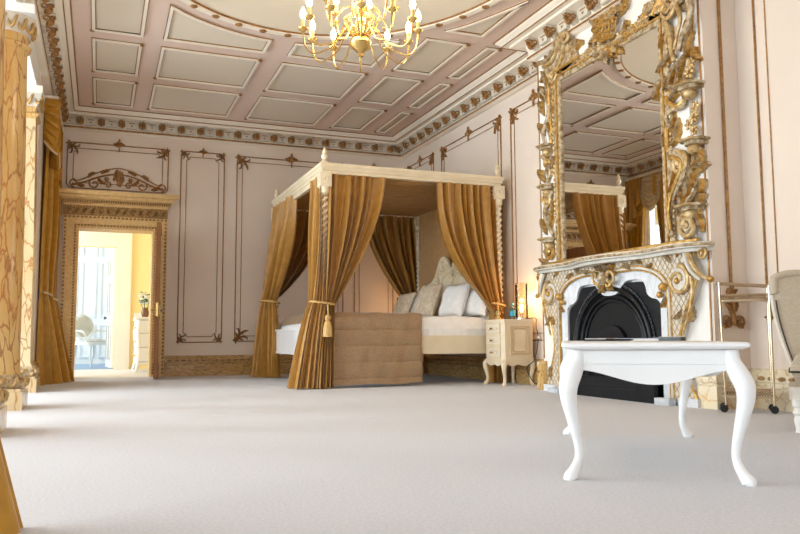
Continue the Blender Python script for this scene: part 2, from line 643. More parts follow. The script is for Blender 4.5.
for key, path, nn, wh in segs:
    o = M().sweep(prof, path, nn).build('trim_%d' % tn, FRIEZE if 0 else CREAM, None, smooth=False)
    tag(o, 'cream plaster cornice with gilt brackets '+wh, 'cornice', None, 'structure')
    tn += 1
    trims[key] = o
    g = M()
    for d, z, r in ((.064, 3.292, .021), (.264, 3.452, .006), (.318, ZC-.004, .008)):
        g.tube([(x+nx*d, y+ny*d, z) for (x, y), (nx, ny) in zip(path, nn)], r, 5)
    g.build('gilt_line', GILTD, o, smooth=True)


def bracket_mesh():
    """scrolled bracket in (x across, y out of the wall, z)"""
    m = M()
    pr = [(.06, -.005), (.095, .0), (.125, .02), (.14, .05), (.14, .078), (.165, .088), (.20, .088), (.20, .102), (.06, .102)]
    m.prism(pr, -.034, .034, lambda a, b, d: (d, a, b))
    return m


def bracket_leaf():
    m = M()
    for q in (-1, 1):
        m.tube([(q*.036, y, z) for y, z, x in spiral(.12, .052, .036, .01, -PI/2, 1.2, 14, 0, 0)], .008, 5)
        m.ball((q*.022, .150, .030), (.016, .022, .026), 6, 5)
        m.ball((q*.03, .165, .062), (.014, .018, .02), 6, 5)
    m.ball((0, .145, .012), (.02, .03, .022), 8, 5)
    m.ball((0, .172, .04), (.014, .02, .03), 6, 5)
    m.ball((0, .19, .075), (.024, .014, .014), 6, 5)
    return m


def coffer_mesh():
    m = M()
    m.box((-.07, .055, .005), (.07, .105, .1))
    return m


def coffer_mark():
    m = M()
    m.prism([(-.042, .082), (.042, .082), (.036, .07), (-.036, .07)], .104, .110, lambda a, b, d: (a, d, b))
    m.prism([(-.016, .05), (.016, .05), (0, .026)], .104, .111, lambda a, b, d: (a, d, b))
    return m


proto_b = proto_c = None


def put_row(trim, pos, rz):
    global proto_b, proto_c
    for (x, y), kind in pos:
        src = proto_b if kind == 'b' else proto_c
        if src is None:
            if kind == 'b':
                proto_b = bracket_mesh().build('acanthus_bracket', FRIEZE, trim, smooth=False)
                bracket_leaf().build('gilt_leaf', GILTD, proto_b, off=(0, 0, 0))
                proto_b.location = (x, y, 3.318)
                proto_b.rotation_euler = (0, 0, rz)
                continue
            proto_c = coffer_mesh().build('coffer_block', FRIEZE, trim, smooth=False)
            mk = coffer_mark().build('gilt_drop', GILTD, proto_c, smooth=False, off=(0, 0, 0))
            proto_c.location = (x, y, 3.318)
            proto_c.rotation_euler = (0, 0, rz)
            continue
        copy_part(src, trim, (x, y, 3.318), (0, 0, rz))


sp = .2565
row = []
k = 0
x = -4.72
while x < XR-.12:
    row.append(((x, YB), 'b'))
    if x+sp/2 < XR-.12:
        row.append(((x+sp/2, YB), 'c'))
    x += sp
put_row(trims['back'], row, PI)
row = []
y = YB-.14
while y > YBF+.12:
    row.append(((XR, y), 'b'))
    row.append(((XR, y-.14), 'c'))
    y -= .2825
put_row(trims['right'], row, PI/2)
row = []
y = YBF-.12
while y > YR:
    row.append(((XB, y), 'b'))
    row.append(((XB, y-.155), 'c'))
    y -= .325
put_row(trims['breast'], row[:-1], PI/2)
row = []
y = YB-.2
while y > -6.2:
    row.append(((XL, y), 'b'))
    if y > -3.0:
        row.append(((XL, y-.135), 'c'))
    y -= .27
put_row(trims['left'], row, -PI/2)

# ------------------------------------------------------------------ ceiling panels
def S(p): return (CX+1.025*(p[0]-CX), CY+1.025*(p[1]-CY))


def offset_poly(pts, d):
    n = len(pts)
    A = sum(pts[i][0]*pts[(i+1) % n][1]-pts[(i+1) % n][0]*pts[i][1] for i in range(n))
    sg = 1 if A > 0 else -1
    out = []
    for i in range(n):
        p0, p1, p2 = Vector(pts[i-1]), Vector(pts[i]), Vector(pts[(i+1) % n])
        t0, t1 = (p1-p0).normalized(), (p2-p1).normalized()
        n0, n1 = Vector((-t0.y, t0.x))*sg, Vector((-t1.y, t1.x))*sg
        b = (n0+n1)
        if b.length < 1e-6:
            b = n0
        b.normalize()
        c = max(.35, b.dot(n0))
        q = p1+b*(d/c)
        out.append((q.x, q.y))
    return out


def ceiling_panel(pts, label):
    global tn
    inn = offset_poly(pts, .028)
    o = M().ring(pts, inn, 0, .028, mceil).build('trim_%d' % tn, CREAM, None, smooth=False)
    tag(o, label, 'ceiling panel', None, 'structure')
    tn += 1
    M().prism(inn, .001, .006, mceil).build('field', CPANEL, o, smooth=False)
    g = M()
    for off, r in ((-.004, .006), (.032, .006)):
        q = offset_poly(pts, off)
        g.tube([mceil(a, b, .012) for a, b in q], r, 5, closed=True)
    g.build('gilt_line', GILTD, o)
    if len(pts) == 4:
        c = M()
        for a, b in (pts[1], pts[3]):
            c.ball(mceil(a, b, .026), (.026, .026, .012), 6, 4)
        c.build('corner_rosette', GILTD, o)


cols = [(-4.30, -3.84), (-3.65, -2.66), (-2.42, -1.48), (-1.25, -.80), (-.585, -.435)]
rows = [(-1.45, -.46), (-2.66, -1.70)]
cn = ['by the window corner', 'second from the window', 'third from the window', 'fourth from the window', 'slim, nearest the bed wall']
rn = ['in the row along the doorway wall', 'in the second row from the doorway wall', 'in the row beside the oval']
OC = S((-2.55, -5.25))
for j, (y0, y1) in enumerate(rows):
    for i, (x0, x1) in enumerate(cols):
        ceiling_panel([S(p) for p in ((x0, y0), (x1, y0), (x1, y1), (x0, y1))], 'grey ceiling panel in cream moulding, %s, %s' % (cn[i], rn[j]))


def arc_y(x, rx=1.72*1.025, ry=2.02*1.025, sgn=1):
    return OC[1]+sgn*ry*math.sqrt(max(0, 1-((x-OC[0])/rx)**2))


for i, (x0, x1) in enumerate(cols):
    a, b = S((x0, -2.88))[0], S((x1, 0))[0]
    yt = S((0, -2.88))[1]
    yb = S((0, -3.82))[1]
    if i in (1, 2):
        pts = [(a, yt), (b, yt)]
        for k in range(9):
            xx = b+(a-b)*k/8
            pts.append((xx, arc_y(xx)))
        ceiling_panel(pts[::-1], 'curved ceiling panel hugging the oval, '+cn[i])
    else:
        ceiling_panel([(a, yb), (b, yb), (b, yt), (a, yt)], 'grey ceiling panel in cream moulding, %s, %s' % (cn[i], rn[2]))
# spandrel panels
for sx, nm in ((1, 'nearer the mirror'), (-1, 'nearer the columns')):
    pts = []
    xa = OC[0]+sx*1.43
    xb = OC[0]+sx*1.84
    ytop = S((0, -4.05))[1]
    ya = OC[1]+2.07*math.sqrt(max(0, 1-(1.43/1.765)**2))
    pts = [(xb, ytop), (xa, ytop+.0)]
    for k in range(1, 8):
        t = k/7
        yy = ytop+(-.86)*t
        xx = xa+(xb-xa)*(t**.75)*.98
        pts.append((xx, yy))
    pts.append((xb, ytop-.87))
    ceiling_panel(pts, 'tapering ceiling panel beside the oval, '+nm)
# oval
RX, RY = 1.56*1.025, 1.80*1.025
el = lambda k, n, r: (OC[0]+(RX+r)*math.cos(2*PI*k/n), OC[1]+(RY+r)*math.sin(2*PI*k/n))
o = M().ring([el(k, 96, .03) for k in range(96)], [el(k, 96, -.03) for k in range(96)], 0, .035, mceil).build('trim_%d' % tn, CREAM, None)
tag(o, 'large cream oval moulding bound with gilt ribbons on the ceiling', 'ceiling moulding', None, 'structure')
tn += 1
M().prism([el(k, 96, -.03) for k in range(96)], .001, .006, mceil).build('field', mat('oval_cream', (226, 214, 192), (230, 219, 199), rough=.75, scale=1.5), o, smooth=False)
g = M()
for off in (.036, -.036):
    g.tube([mceil(*el(k, 96, off), .014) for k in range(96)], .009, 5, closed=True)
g.build('gilt_line', GILTD, o)
for k in range(40):
    a, b = el(k, 40, 0)
    r = M().ball(mceil(a, b, .035), (.04, .04, .016), 6, 4)
    r.build('ribbon_tie', GILTD, o)

# ------------------------------------------------------------------ gilt wall panels
def corner_orn(m, a, z, sa, sz, s=.1):
    flower(m, a+sa*s*.3, z+sz*s*.3, s*.26, .02)
    base = math.atan2(sz, sa)
    for da, l, w_ in ((0, 1.7, .26), (.55, 1.3, .22), (-.55, 1.3, .22), (1.0, .8, .2), (-1.0, .8, .2), (PI-.4, .6, .22), (PI+.4, .6, .22)):
        leaf(m, a+sa*s*.3, z+sz*s*.3, base+da, s*l, s*w_, .008, .014, 4, .9 if da > 0 else -.9)
    for q in (-1, 1):
        an = base+q*PI/4
        m.ball((a+sa*s*.3+1.15*s*math.cos(an), z+sz*s*.3+1.15*s*math.sin(an), .012), (s*.1, s*.1, .01), 6, 4)


def finial_orn(m, a, z, s=.1):
    m.ball((a, z, .02), (s*.3, s*.34, .02), 8, 5)
    m.ball((a, z+s*.62, .018), (s*.16, s*.3, .014), 6, 4)
    m.ball((a, z-s*.6, .018), (s*.11, s*.36, .012), 6, 4)
    for q in (-1, 1):
        leaf(m, a, z, PI/2-q*1.35, s*.8, s*.4, .008, .014)
        leaf(m, a, z+.01, PI/2-q*.8, s*.5, s*.3, .008, .014)


def rect_path(a0, a1, z0, z1, c, style):
    p = []
    for ca, cz, sa, sz, order in ((a0, z0, 1, 1, 0), (a1, z0, -1, 1, 1), (a1, z1, -1, -1, 0), (a0, z1, 1, -1, 1)):
        q = []
        for k in range(7):
            t = PI/2*k/6
            if style == 'round':
                q.append((ca+sa*c*(1-math.sin(t)), cz+sz*c*(1-math.cos(t))))
            elif style == 'notch':
                q.append((ca+sa*c*math.sin(PI/2-t), cz+sz*c*math.cos(PI/2-t)))
        # runs from (near vertical side) to (near horizontal side)
        q = q if style == 'notch' else q[::-1]
        if style == 'notch':
            q = q[::1]
        p.append((q, order))
    out = []
    for q, order in p:
        # need travel order: bottom-left comes from the left side down
        vert = abs(q[0][0]-(a0 if abs(q[0][0]-a0) < abs(q[0][0]-a1) else a1)) < 1e-6
        seq = q if vert else q[::-1]
        out.append(seq if order == 0 else seq[::-1])
    return [pt for q in out for pt in q]


def wall_panel(mp, a0, a1, z0, z1, label, finial=True, gap=.075, corners=(1, 1, 1, 1), s=.1, lines=True):
    global tn
    m = M()
    m.tube([mp(a, z, .008) for a, z in rect_path(a0, a1, z0, z1, .07, 'round')], .0078, 6, closed=True)
    o = m.build('trim_%d' % tn, GILTD, None)
    tag(o, label, 'wall panel moulding', None, 'structure')
    tn += 1
    if a1-a0 > 2.4*gap:
        M().tube([mp(a, z, .005) for a, z in rect_path(a0+gap, a1-gap, z0+gap, z1-gap, .05, 'notch')], .005, 5, closed=True).build('inner_moulding', GILTD, o)
    for (a, z, sa, sz), on in zip(((a0, z0, 1, 1), (a1, z0, -1, 1), (a1, z1, -1, -1), (a0, z1, 1, -1)), corners):
        if on:
            q = M(mp)
            corner_orn(q, a, z, sa, sz, s)
            q.build('corner_spray', GILTD, o)
    if finial:
        q = M(mp)
        finial_orn(q, (a0+a1)/2, z1, s)
        q.build('finial', GILTD, o)
    return o


wall_panel(mback, -3.165, -2.575, .455, 3.10, 'narrow gilt wall panel between the doorway and the bed', s=.075)
wall_panel(mback, -2.395, -.82, .465, 3.09, 'wide gilt wall panel partly behind the bed canopy', s=.12)
wall_panel(mback, -.64, -.03, .465, 3.09, 'narrow gilt wall panel in the corner beyond the bed', s=.075)
o = wall_panel(mback, -4.61, -3.335, 2.49, 3.10, 'gilt panel with scrollwork above the doorway', s=.1, corners=(0, 0, 1, 1))
q = M(mback)
xc = -3.97
for sx in (-1, 1):
    for (a, z, r, tu, an) in ((.62-.07, 2.56, .06, 1.2, -PI/2), (.30, 2.56, .075, -1.2, PI/2), (.13, 2.555, .05, 1.3, 0)):
        pts = spiral(0, 0, r, r*.2, an, tu, 18, .012, .02)
        q.tube([(xc+sx*(a+u), z+v, d) for u, v, d in pts], .010, 5)
    pts = bez((.58, 2.53), (.38, 2.56), (.25, 2.70), (.02, 2.70), 14)
    q.tube([(xc+sx*a, z, .012) for a, z in pts], .012, 5)
    pts = bez((.55, 2.58), (.40, 2.60), (.28, 2.76), (.0, 2.79), 14)
    q.tube([(xc+sx*a, z, .008) for a, z in pts], .008, 5)
    for a, z, an, l in ((.38, 2.64, 2.4, .12), (.22, 2.7, 2.6, .12), (.17, 2.57, .6, .12), (.42, 2.53, .2, .1), (.07, 2.62, 1.9, .13)):
        leaf(q, xc+sx*a, z, an if sx > 0 else PI-an, l, .05, .01, .016)
    flower(q, xc+sx*.15, 2.63, .035, .02)
leaf(q, xc, 2.54, PI/2, .24, .09, .012, .02)
flower(q, xc, 2.72, .04, .02)
q.build('scrollwork', GILTD, o)


def ay(px, py): return P(px, py, 0, XR).y


wall_panel(mright, ay(434, 158), ay(408.5, 163), .47, 3.09, 'gilt wall panel in the corner at the far side of the headboard', s=.09)
wall_panel(mright, ay(501, 120), ay(442, 150), .47, 3.09, 'wide gilt wall panel behind the bed canopy', s=.11)
wall_panel(mright, -3.98, ay(511, 113), .47, 3.09, 'gilt wall panel between the bed and the mirror', s=.11)
wall_panel(mright, -9.2, -6.45, .62, 3.2, 'gilt wall panel in the pale alcove beside the armchair', s=.085, gap=.095)
# return face: one staff with a scrolled foot
m = M()
m.tube([mreturn(.01, .6, .01), mreturn(.01, 3.2, .01)], .012, 6)
o = m.build('trim_%d' % tn, GILTD, None)
tag(o, 'gilt staff with scrolled foot on the side of the chimney breast', 'wall moulding', None, 'structure')
tn += 1
q = M(mreturn)
for sx in (-1, 1):
    q.tube([(.01+sx*(.065+u), .60+v, d) for u, v, d in spiral(0, 0, .05, .012, PI, -1.3, 18, .012, .02)], .009, 5)
    leaf(q, .01, .66, PI/2-sx*.5, .1, .04, .01, .015)
    leaf(q, .01, .60, PI/2-sx*1.9, .1, .04, .01, .015)
    leaf(q, .01, .76, PI/2-sx*.4, .09, .035, .01, .015)
q.ball((.01, .62, .02), (.02, .05, .02), 6, 5)
q.ball((.01, .72, .02), (.016, .03, .018), 6, 5)
q.ball((.01, .86, .02), (.014, .03, .016), 6, 5)
q.build('scrolled_foot', GILTD, o)
# gilt edge strips on the corners of the breast
for yy, nm in ((YBF-.012, 'far'), (YR+.012, 'near')):
    o = M().tube([(XB-.004, yy, .3), (XB-.004, yy, 3.25)], .008, 5).build('trim_%d' % tn, GILTD, None)
    tag(o, 'slim gilt edge on the %s of the chimney breast' % ('bed side' if nm == 'far' else 'trolley side'), 'wall moulding', None, 'structure')
    tn += 1

# ------------------------------------------------------------------ skirtings
bp = [(0, 0), (.05, 0), (.05, .155), (.034, .165), (.034, .175), (.045, .185), (.045, .235), (.03, .25), (.018, .27), (0, .275)]


def skirting(name, path, nn, label, orn=None, material=BASEM):
    o = M().sweep(bp, path, nn).build(name, material, None, smooth=False)
    tag(o, label, 'skirting board', None, 'structure')
    m = M()
    for (x0, y0), (x1, y1), (nx, ny) in orn or ():
        L = math.hypot(x1-x0, y1-y0)
        n = int(L/.085)
        for k in range(n):
            t = (k+.5)/n
            c = (x0+(x1-x0)*t+nx*.046, y0+(y1-y0)*t+ny*.046, .21)
            r = (.036, .012, .016) if abs(ny) else (.012, .036, .016)
            m.ball(c, r, 6, 4)
    if orn:
        m.build('carved_band', CASED, o)
    return o


skirting('baseboard_back', [(-3.325, YB), (XR, YB)], [(0, -1), (-1, -1)], 'gilded carved skirting along the doorway wall', [((-3.3, YB), (.1, YB), (0, -1))])
skirting('baseboard_right', [(XR, YB), (XR, YBF+.0)], [(-1, -1), (-1, 0)], 'marbled skirting behind the bed and nightstand', [((XR, .25), (XR, -4.0), (-1, 0))], BASEM)
skirting('baseboard_chimney', [(XR-.001, YBF), (XB, YBF), (XB, -4.12)], [(0, 1), (-1, 1), (-1, 0)], 'yellow marble plinth at the bed side of the fireplace', None, SIENA)
skirting('baseboard_return', [(XB, -6.14), (XB, YR-.012), (XR, YR-.012), (XR, YF)], [(-1, 0), (-1, -1), (-1, -1), (-1, 0)], 'yellow marble skirting around the trolley alcove', [((XR, YR-.1), (XR, -9), (-1, 0))], SIENAC)
skirting('baseboard_left', [(XL, -1.87), (XL, YB), (-4.64, YB)], [(1, 0), (1, -1), (0, -1)], 'gilded skirting under the draped window', None)

# ------------------------------------------------------------------ doorcase, open door, hall and far room
d1 = thing('door_1', 'tall gilded doorcase with carved frieze and open door', 'doorway', (-3.98, YB, 0), kind='structure')
OX0, OX1, OZ = -4.628, -3.33, 2.125
out = [(OX0, 0), (OX0, OZ), (OX1, OZ), (OX1, 0)]
for (i0, i1, d) in ((0., .28, .045), (.28, .72, .03), (.72, 1., .018)):
    def ln(t): return [(OX0+(DX0-OX0)*t, 0), (OX0+(DX0-OX0)*t, OZ+(DZ-OZ)*t), (OX1+(DX1-OX1)*t, OZ+(DZ-OZ)*t), (OX1+(DX1-OX1)*t, 0)]
    M().strip(ln(i0), ln(i1), 0, d, mback).build('architrave', CASE, d1, smooth=False)
m = M()
for t, dd, stp in ((.14, .047, .05), (.86, .02, .04)):
    a, b, zt = OX0+(DX0-OX0)*t, OX1+(DX1-OX1)*t, OZ+(DZ-OZ)*t
    z = .05
    while z < zt:
        for x in (a, b):
            m.ball(mback(x, z, dd), (.014, .008, .017), 6, 4)
        z += stp
    x = a
    while x < b:
        m.ball(mback(x, zt, dd), (.017, .008, .014), 6, 4)
        x += stp
m.build('beading', CASED, d1)
M().box((OX0, YB-.05, OZ), (OX1, YB, 2.255)).build('frieze', CASED, d1, smooth=False)
q = M(mback)
for k in range(26):
    x = OX0+.03+k*(OX1-OX0-.06)/25
    leaf(q, x, 2.19, .5+PI*(k % 2), .06, .04, .05, .012)
    q.ball((x, 2.16+.05*(k % 2), .055), (.016, .016, .01), 6, 4)
q.build('frieze_carving', CASED, d1)
cp = [(0, 2.255), (.055, 2.255), (.06, 2.28), (.09, 2.29), (.095, 2.32), (.14, 2.345), (.15, 2.375), (.19, 2.385), (.20, 2.41), (.215, 2.435), (0, 2.44)]
M().sweep(cp, [(OX0+.05, YB), (OX0+.05, YB), (OX1-.05, YB), (OX1-.05, YB)], [(0, 0), (-.9, -1), (.9, -1), (0, 0)]).build('cornice', CASE, d1, smooth=False)
m = M()
for k in range(46):
    x = OX0-.01+k*(OX1-OX0+.02)/45
    m.box((x-.009, YB-.118, 2.292), (x+.009, YB-.09, 2.318))
m.build('dentils', CASED, d1, smooth=False)
m = M().box((DX0, YB+.01, 0), (DX0+.015, YB+.36, DZ)).box((DX1-.015, YB+.01, 0), (DX1, YB+.36, DZ)).box((DX0+.015, YB+.01, DZ-.015), (DX1-.015, YB+.36, DZ))
m.build('jamb_lining', CASE, d1, smooth=False)
H, F = Vector((-3.425, .26, 0)), Vector((-3.497, -.58, 0))
dv = (F-H).normalized()
nv = Vector((-dv.y, dv.x, 0))


def mleafd(a, z, d): return tuple(H+dv*a+nv*d+Vector((0, 0, z)))


LL = (F-H).length
lf = M().prism([(0, .012), (LL, .012), (LL, 1.955), (0, 1.955)], -.027, .027, mleafd).build('door_leaf', WOOD, d1, smooth=False)
m = M()
for z0, z1 in ((.2, .75), (.95, 1.8)):
    for sg in (-1, 1):
        a0, a1 = .12, LL-.12
        m.ring([(a0, z0), (a1, z0), (a1, z1), (a0, z1)], [(a0+.04, z0+.04), (a1-.04, z0+.04), (a1-.04, z1-.04), (a0+.04, z1-.04)], sg*.027, sg*.037, mleafd)
m.build('panel_moulding', CASE, lf, smooth=False)
m = M()
m.prism([(LL-.075, .78), (LL-.035, .78), (LL-.035, .92), (LL-.075, .92)], .027, .031, mleafd)
m.prism([(LL-.075, .78), (LL-.035, .78), (LL-.035, .92), (LL-.075, .92)], -.031, -.027, mleafd)
m.prism([(LL, .78), (LL+.003, .78), (LL+.003, .95), (LL, .95)], -.014, .014, mleafd)
m.build('lock_plate', BRASS, lf, smooth=False)
m = M()
for sg in (-1, 1):
    c = [mleafd(LL-.055, .855, sg*t) for t in (.03, .045, .055, .062, .07, .078)]
    m.tube(c, [.009, .009, .016, .02, .018, .006], 10)
m.build('handle', SILVER, lf)

hx0, hx1, hy0, hy1, hz = -6.2, -2.98, YB+.35, 3.25, 2.95
st(M().box((hx0, YB+.04, -.1), (hx1+.2, hy1+.2, .0)), 'floor_hall', HALLF, 'bright pale floor of the hall beyond the doorway', 'floor', smooth=False)
st(M().box((hx0, hy0, hz), (hx1+.2, hy1+.2, hz+.1)), 'ceiling_hall', WHITE, 'white ceiling of the yellow hall', 'ceiling', smooth=False)
FX0, FX1, FZ = -4.78, -3.912, 2.06
st(M().box((hx0, hy1, 0), (FX0, hy1+.2, hz)).box((FX1, hy1, 0), (hx1+.2, hy1+.2, hz)).box((FX0, hy1, FZ), (FX1, hy1+.2, hz)), 'wall_hall_back', YELLOW, 'yellow hall wall around the inner doorway', smooth=False)
st(M().box((hx1, hy0, 0), (hx1+.2, hy1, hz)), 'wall_hall_right', YELLOW, 'yellow hall wall behind the white chest', smooth=False)
st(M().box((hx0-.2, hy0, 0), (hx0, 1.0, hz)).box((hx0-.2, 2.9, 0), (hx0, hy1, hz)).box((hx0-.2, 1.0, 0), (hx0, 2.9, .4)).box((hx0-.2, 1.0, 2.75), (hx0, 2.9, hz)), 'wall_hall_left', YELLOW, 'yellow hall wall out past the doorcase', smooth=False)


def mhall(a, z, d): return (a, hy1-d, z)


def ln2(t): return [(FX0-.24+.24*t, 0), (FX0-.24+.24*t, FZ+.24-.24*t), (FX1+.24-.24*t, FZ+.24-.24*t), (FX1+.24-.24*t, 0)]


d2 = thing('door_2', 'cream inner doorway with a white panelled door standing open', 'doorway', (-4.35, hy1, 0), kind='structure')
for a, b, d in ((0, .3, .05), (.3, .75, .035), (.75, 1, .022)):
    M().strip(ln2(a), ln2(b), 0, d, mhall).build('architrave', CREAM, d2, smooth=False)
H2, F2 = Vector((FX1-.02, hy1+.23, 0)), Vector((FX1-.10, hy1+1.0, 0))
dv2 = (F2-H2).normalized()
nv2 = Vector((-dv2.y, dv2.x, 0))


def mleaf2(a, z, d): return tuple(H2+dv2*a+nv2*d+Vector((0, 0, z)))


L2 = (F2-H2).length
lf2 = M().prism([(0, .012), (L2, .012), (L2, 2.04), (0, 2.04)], -.02, .02, mleaf2).build('door_leaf', WHITE, d2, smooth=False)
m = M()
for z0, z1 in ((.15, .75), (.92, 1.5), (1.62, 1.92)):
    for a0, a1 in ((.08, L2/2-.03), (L2/2+.03, L2-.08)):
        m.ring([(a0, z0), (a1, z0), (a1, z1), (a0, z1)], [(a0+.03, z0+.03), (a1-.03, z0+.03), (a1-.03, z1-.03), (a0+.03, z1-.03)], .02, .032, mleaf2)
m.build('panel_moulding', CUSHG, lf2, smooth=False)
M().tube([mleaf2(L2-.06, .88, t) for t in (.02, .04, .05, .065, .075)], [.01, .01, .026, .028, .012], 10).build('knob', BLACK, lf2)
st(M().box((hx0, hy1+.2, -.1), (hx1+.2, 7.2, -.001)), 'floor_far', BLUEF, 'blue grey floor of the far white room', 'floor', smooth=False)
w = M().box((hx0, 6.6, 0), (hx1+.2, 6.8, 3.1)).box((hx0-.2, hy1+.2, 0), (hx0, 4.2, 3.1)).box((hx0-.2, 6.2, 0), (hx0, 6.6, 3.1)).box((hx0-.2, 4.2, 0), (hx0, 6.2, .4)).box((hx0-.2, 4.2, 2.8), (hx0, 6.2, 3.1)).box((hx1, hy1+.2, 0), (hx1+.2, 6.6, 3.1)).box((hx0, hy1+.2, 3.0), (hx1, 6.6, 3.1))
wf = st(w, 'wall_far', WHITE, 'white walls of the far room seen through two doorways', smooth=False)
m = M()
for k in range(8):
    x = -5.6+k*.36
    for z0, z1 in ((.12, .8), (.95, 2.1), (2.2, 2.6)):
        m.ring([(x, z0), (x+.29, z0), (x+.29, z1), (x, z1)], [(x+.03, z0+.03), (x+.26, z0+.03), (x+.26, z1-.03), (x+.03, z1-.03)], 0, .02, lambda a, z, d: (a, 6.6-d, z))
m.build('panelling', mat('pale_grey_paint', (226, 229, 234)), wf, smooth=False)  # panelling strips in a cool pale grey, off the wall white
M().box((hx0+.01, 6.5, 2.66), (hx1, 6.6, 2.75)).build('picture_rail', CREAM, wf, smooth=False)

window(hx0-.1, 1.95, .95, .4, 2.75, 'y', 'tall unseen window added for the fill lamp of the yellow hall')  # unseen window, added so the hall fill lamp has an opening
window(hx0-.1, 5.2, 1.0, .4, 2.8, 'y', 'tall unseen window added for the fill lamp of the far white room')  # likewise added out of view, an opening for the far room fill lamp
# oval backed chair in the far room
ch = thing('armchair', 'small white oval backed armchair in the room past the hall', 'chair', (-4.27, 4.95, 0), R(40), local=True)
m = M().prism(spline([(-.26, -.24), (0, -.28), (.26, -.24), (.24, .22), (0, .26), (-.24, .22)], 5, True), .40, .46, lambda a, b, d: (a, b, d))
m.build('seat_rail', WHITE, ch)
m = M().ball((0, -.01, .47), (.25, .24, .05), 16, 6)
m.build('seat_cushion', CUSHG, ch)
ov = [(.23*math.cos(2*PI*k/24), .2+.05*math.sin(2*PI*k/24)*.3, .74+.23*math.sin(2*PI*k/24)) for k in range(24)]
M().tube([(x, y+(z-.5)*.2, z) for x, y, z in ov], .022, 8, closed=True).build('back_frame', WHITE, ch)
m = M().lathe([(.001, -.02), (.2, -.018), (.2, .018), (.001, .02)], (0, .25, .74), 20, 'y')
m.build('back_pad', mat('chair_linen', (206, 196, 178), (214, 204, 188), rough=.8), ch)
for sx in (-1, 1):
    for yy, sp in ((-.22, -.02), (.2, .05)):
        M().tube([(sx*.2, yy, .42), (sx*.215, yy+sp*.2, .25), (sx*.2, yy+sp, .0)], [.028, .02, .014], 8).build('leg', WHITE, ch)
    M().tube(spline([(sx*.21, .24, .66), (sx*.28, .05, .66), (sx*.29, -.1, .64), (sx*.26, -.14, .55), (sx*.24, -.12, .44)], 5), .017, 6).build('arm', WHITE, ch)
    M().tube([(sx*.12, .24, .42), (sx*.12, .25, .54)], .016, 6).build('back_support', WHITE, ch)

# chest of drawers in the hall
cd = thing('chest_of_drawers', 'white chest of drawers with curved feet against the yellow hall wall', 'chest of drawers', (-3.36, 2.15, 0))
cx0, cx1, cy0, cy1 = -3.62, -3.06, 1.75, 2.75
M().box((cx0+.02, cy0+.02, .12), (cx1, cy1-.02, .80)).build('carcass', TWHITE, cd, smooth=False)
M().box((cx0-.02, cy0-.02, .80), (cx1, cy1+.02, .835)).build('top', TWHITE, cd, smooth=False)
for k in range(3):
    z0 = .15+k*.215
    dr = M().box((cx0, cy0+.05, z0), (cx0+.02, cy1-.05, z0+.195)).build('drawer', WHITE, cd, smooth=False)
    for yy in (cy0+.3, cy1-.3):
        M().ball((cx0-.012, yy, z0+.1), (.016, .016, .016), 8, 5).build('knob', BRASS, dr)
m = M()
for z in (.16, .375, .59, .79):
    m.box((cx0+.02, cy0+.012, z-.006), (cx1-.03, cy0+.02, z+.006))
m.build('end_moulding', CUSHG, cd, smooth=False)
for x, y in ((cx0+.04, cy0+.04), (cx0+.04, cy1-.04), (cx1-.04, cy0+.04), (cx1-.04, cy1-.04)):
    sx = -1 if x < -3.4 else 1
    M().tube([(x, y, .80), (x+sx*.02, y, .6), (x, y, .3), (x+sx*.012, y, .12), (x+sx*.05*(sx < 0), y, .0)], [.03, .036, .028, .03, .022], 8).build('leg', TWHITE, cd)
# vase and flowers
vx, vy = -3.50, 1.95
va = thing('flower_vase', 'vase of white flowers and green leaves on the hall chest', 'vase', (vx, vy, .835))
M().lathe([(.04, 0), (.055, .03), (.06, .08), (.045, .13), (.05, .15)], (vx, vy, .835), 14).build('vase', mat('vase_brown', (120, 84, 60), rough=.4), va)
lf_ = M()
fl = M()
for k in range(70):
    an, el_, rr = rng.uniform(0, 2*PI), rng.uniform(.1, 1.4), rng.uniform(.05, .17)
    p = (vx+rr*math.cos(an)*math.cos(el_)*.8, vy+rr*math.sin(an)*math.cos(el_), 1.04+rr*math.sin(el_)*1.1)
    if k % 3 == 0:
        for j in range(5):
            fl.ball((p[0]+.02*math.cos(j*1.26), p[1]+.02*math.sin(j*1.26), p[2]), (.022, .022, .016), 6, 4)
    else:
        d = Vector((rng.uniform(-1, 1), rng.uniform(-1, 1), rng.uniform(-.2, 1))).normalized()*.09
        q_ = Vector(p)
        s_ = d.cross(Vector((0, 0, 1))).normalized()*.022
        lf_.add([q_, q_+d*.5+s_, q_+d, q_+d*.5-s_], [(0, 1, 2, 3)])
for k in range(7):
    an = k*.9
    lf_.tube([(vx, vy, .9), (vx+.1*math.cos(an), vy+.1*math.sin(an), 1.1)], .004, 4)
lf_.build('foliage', GREEN, va)
fl.build('blossoms', PETAL, va)
sw = solo(M().box((-3.675+.06, hy1-.012, .86), (-3.675+.21, hy1, .94)), 'light_switch', TWHITE, 'double white switch plate on the yellow hall wall', 'light switch', (-3.54, hy1, .9), smooth=False)
m = M()
for x in (-3.58, -3.50):
    m.box((x-.012, hy1-.018, .885), (x+.012, hy1-.012, .915))
o = m.build('rocker', CREAM, sw, smooth=False, off=(-3.54, hy1, .9))

# ------------------------------------------------------------------ marble columns and their beam
o = M().box((-5.06, YF, 3.0), (XL, -1.95, ZC)).build('trim_%d' % tn, WHITE, None, smooth=False)
tag(o, 'white beam carried by the marble columns', 'beam', None, 'structure')
tn += 1


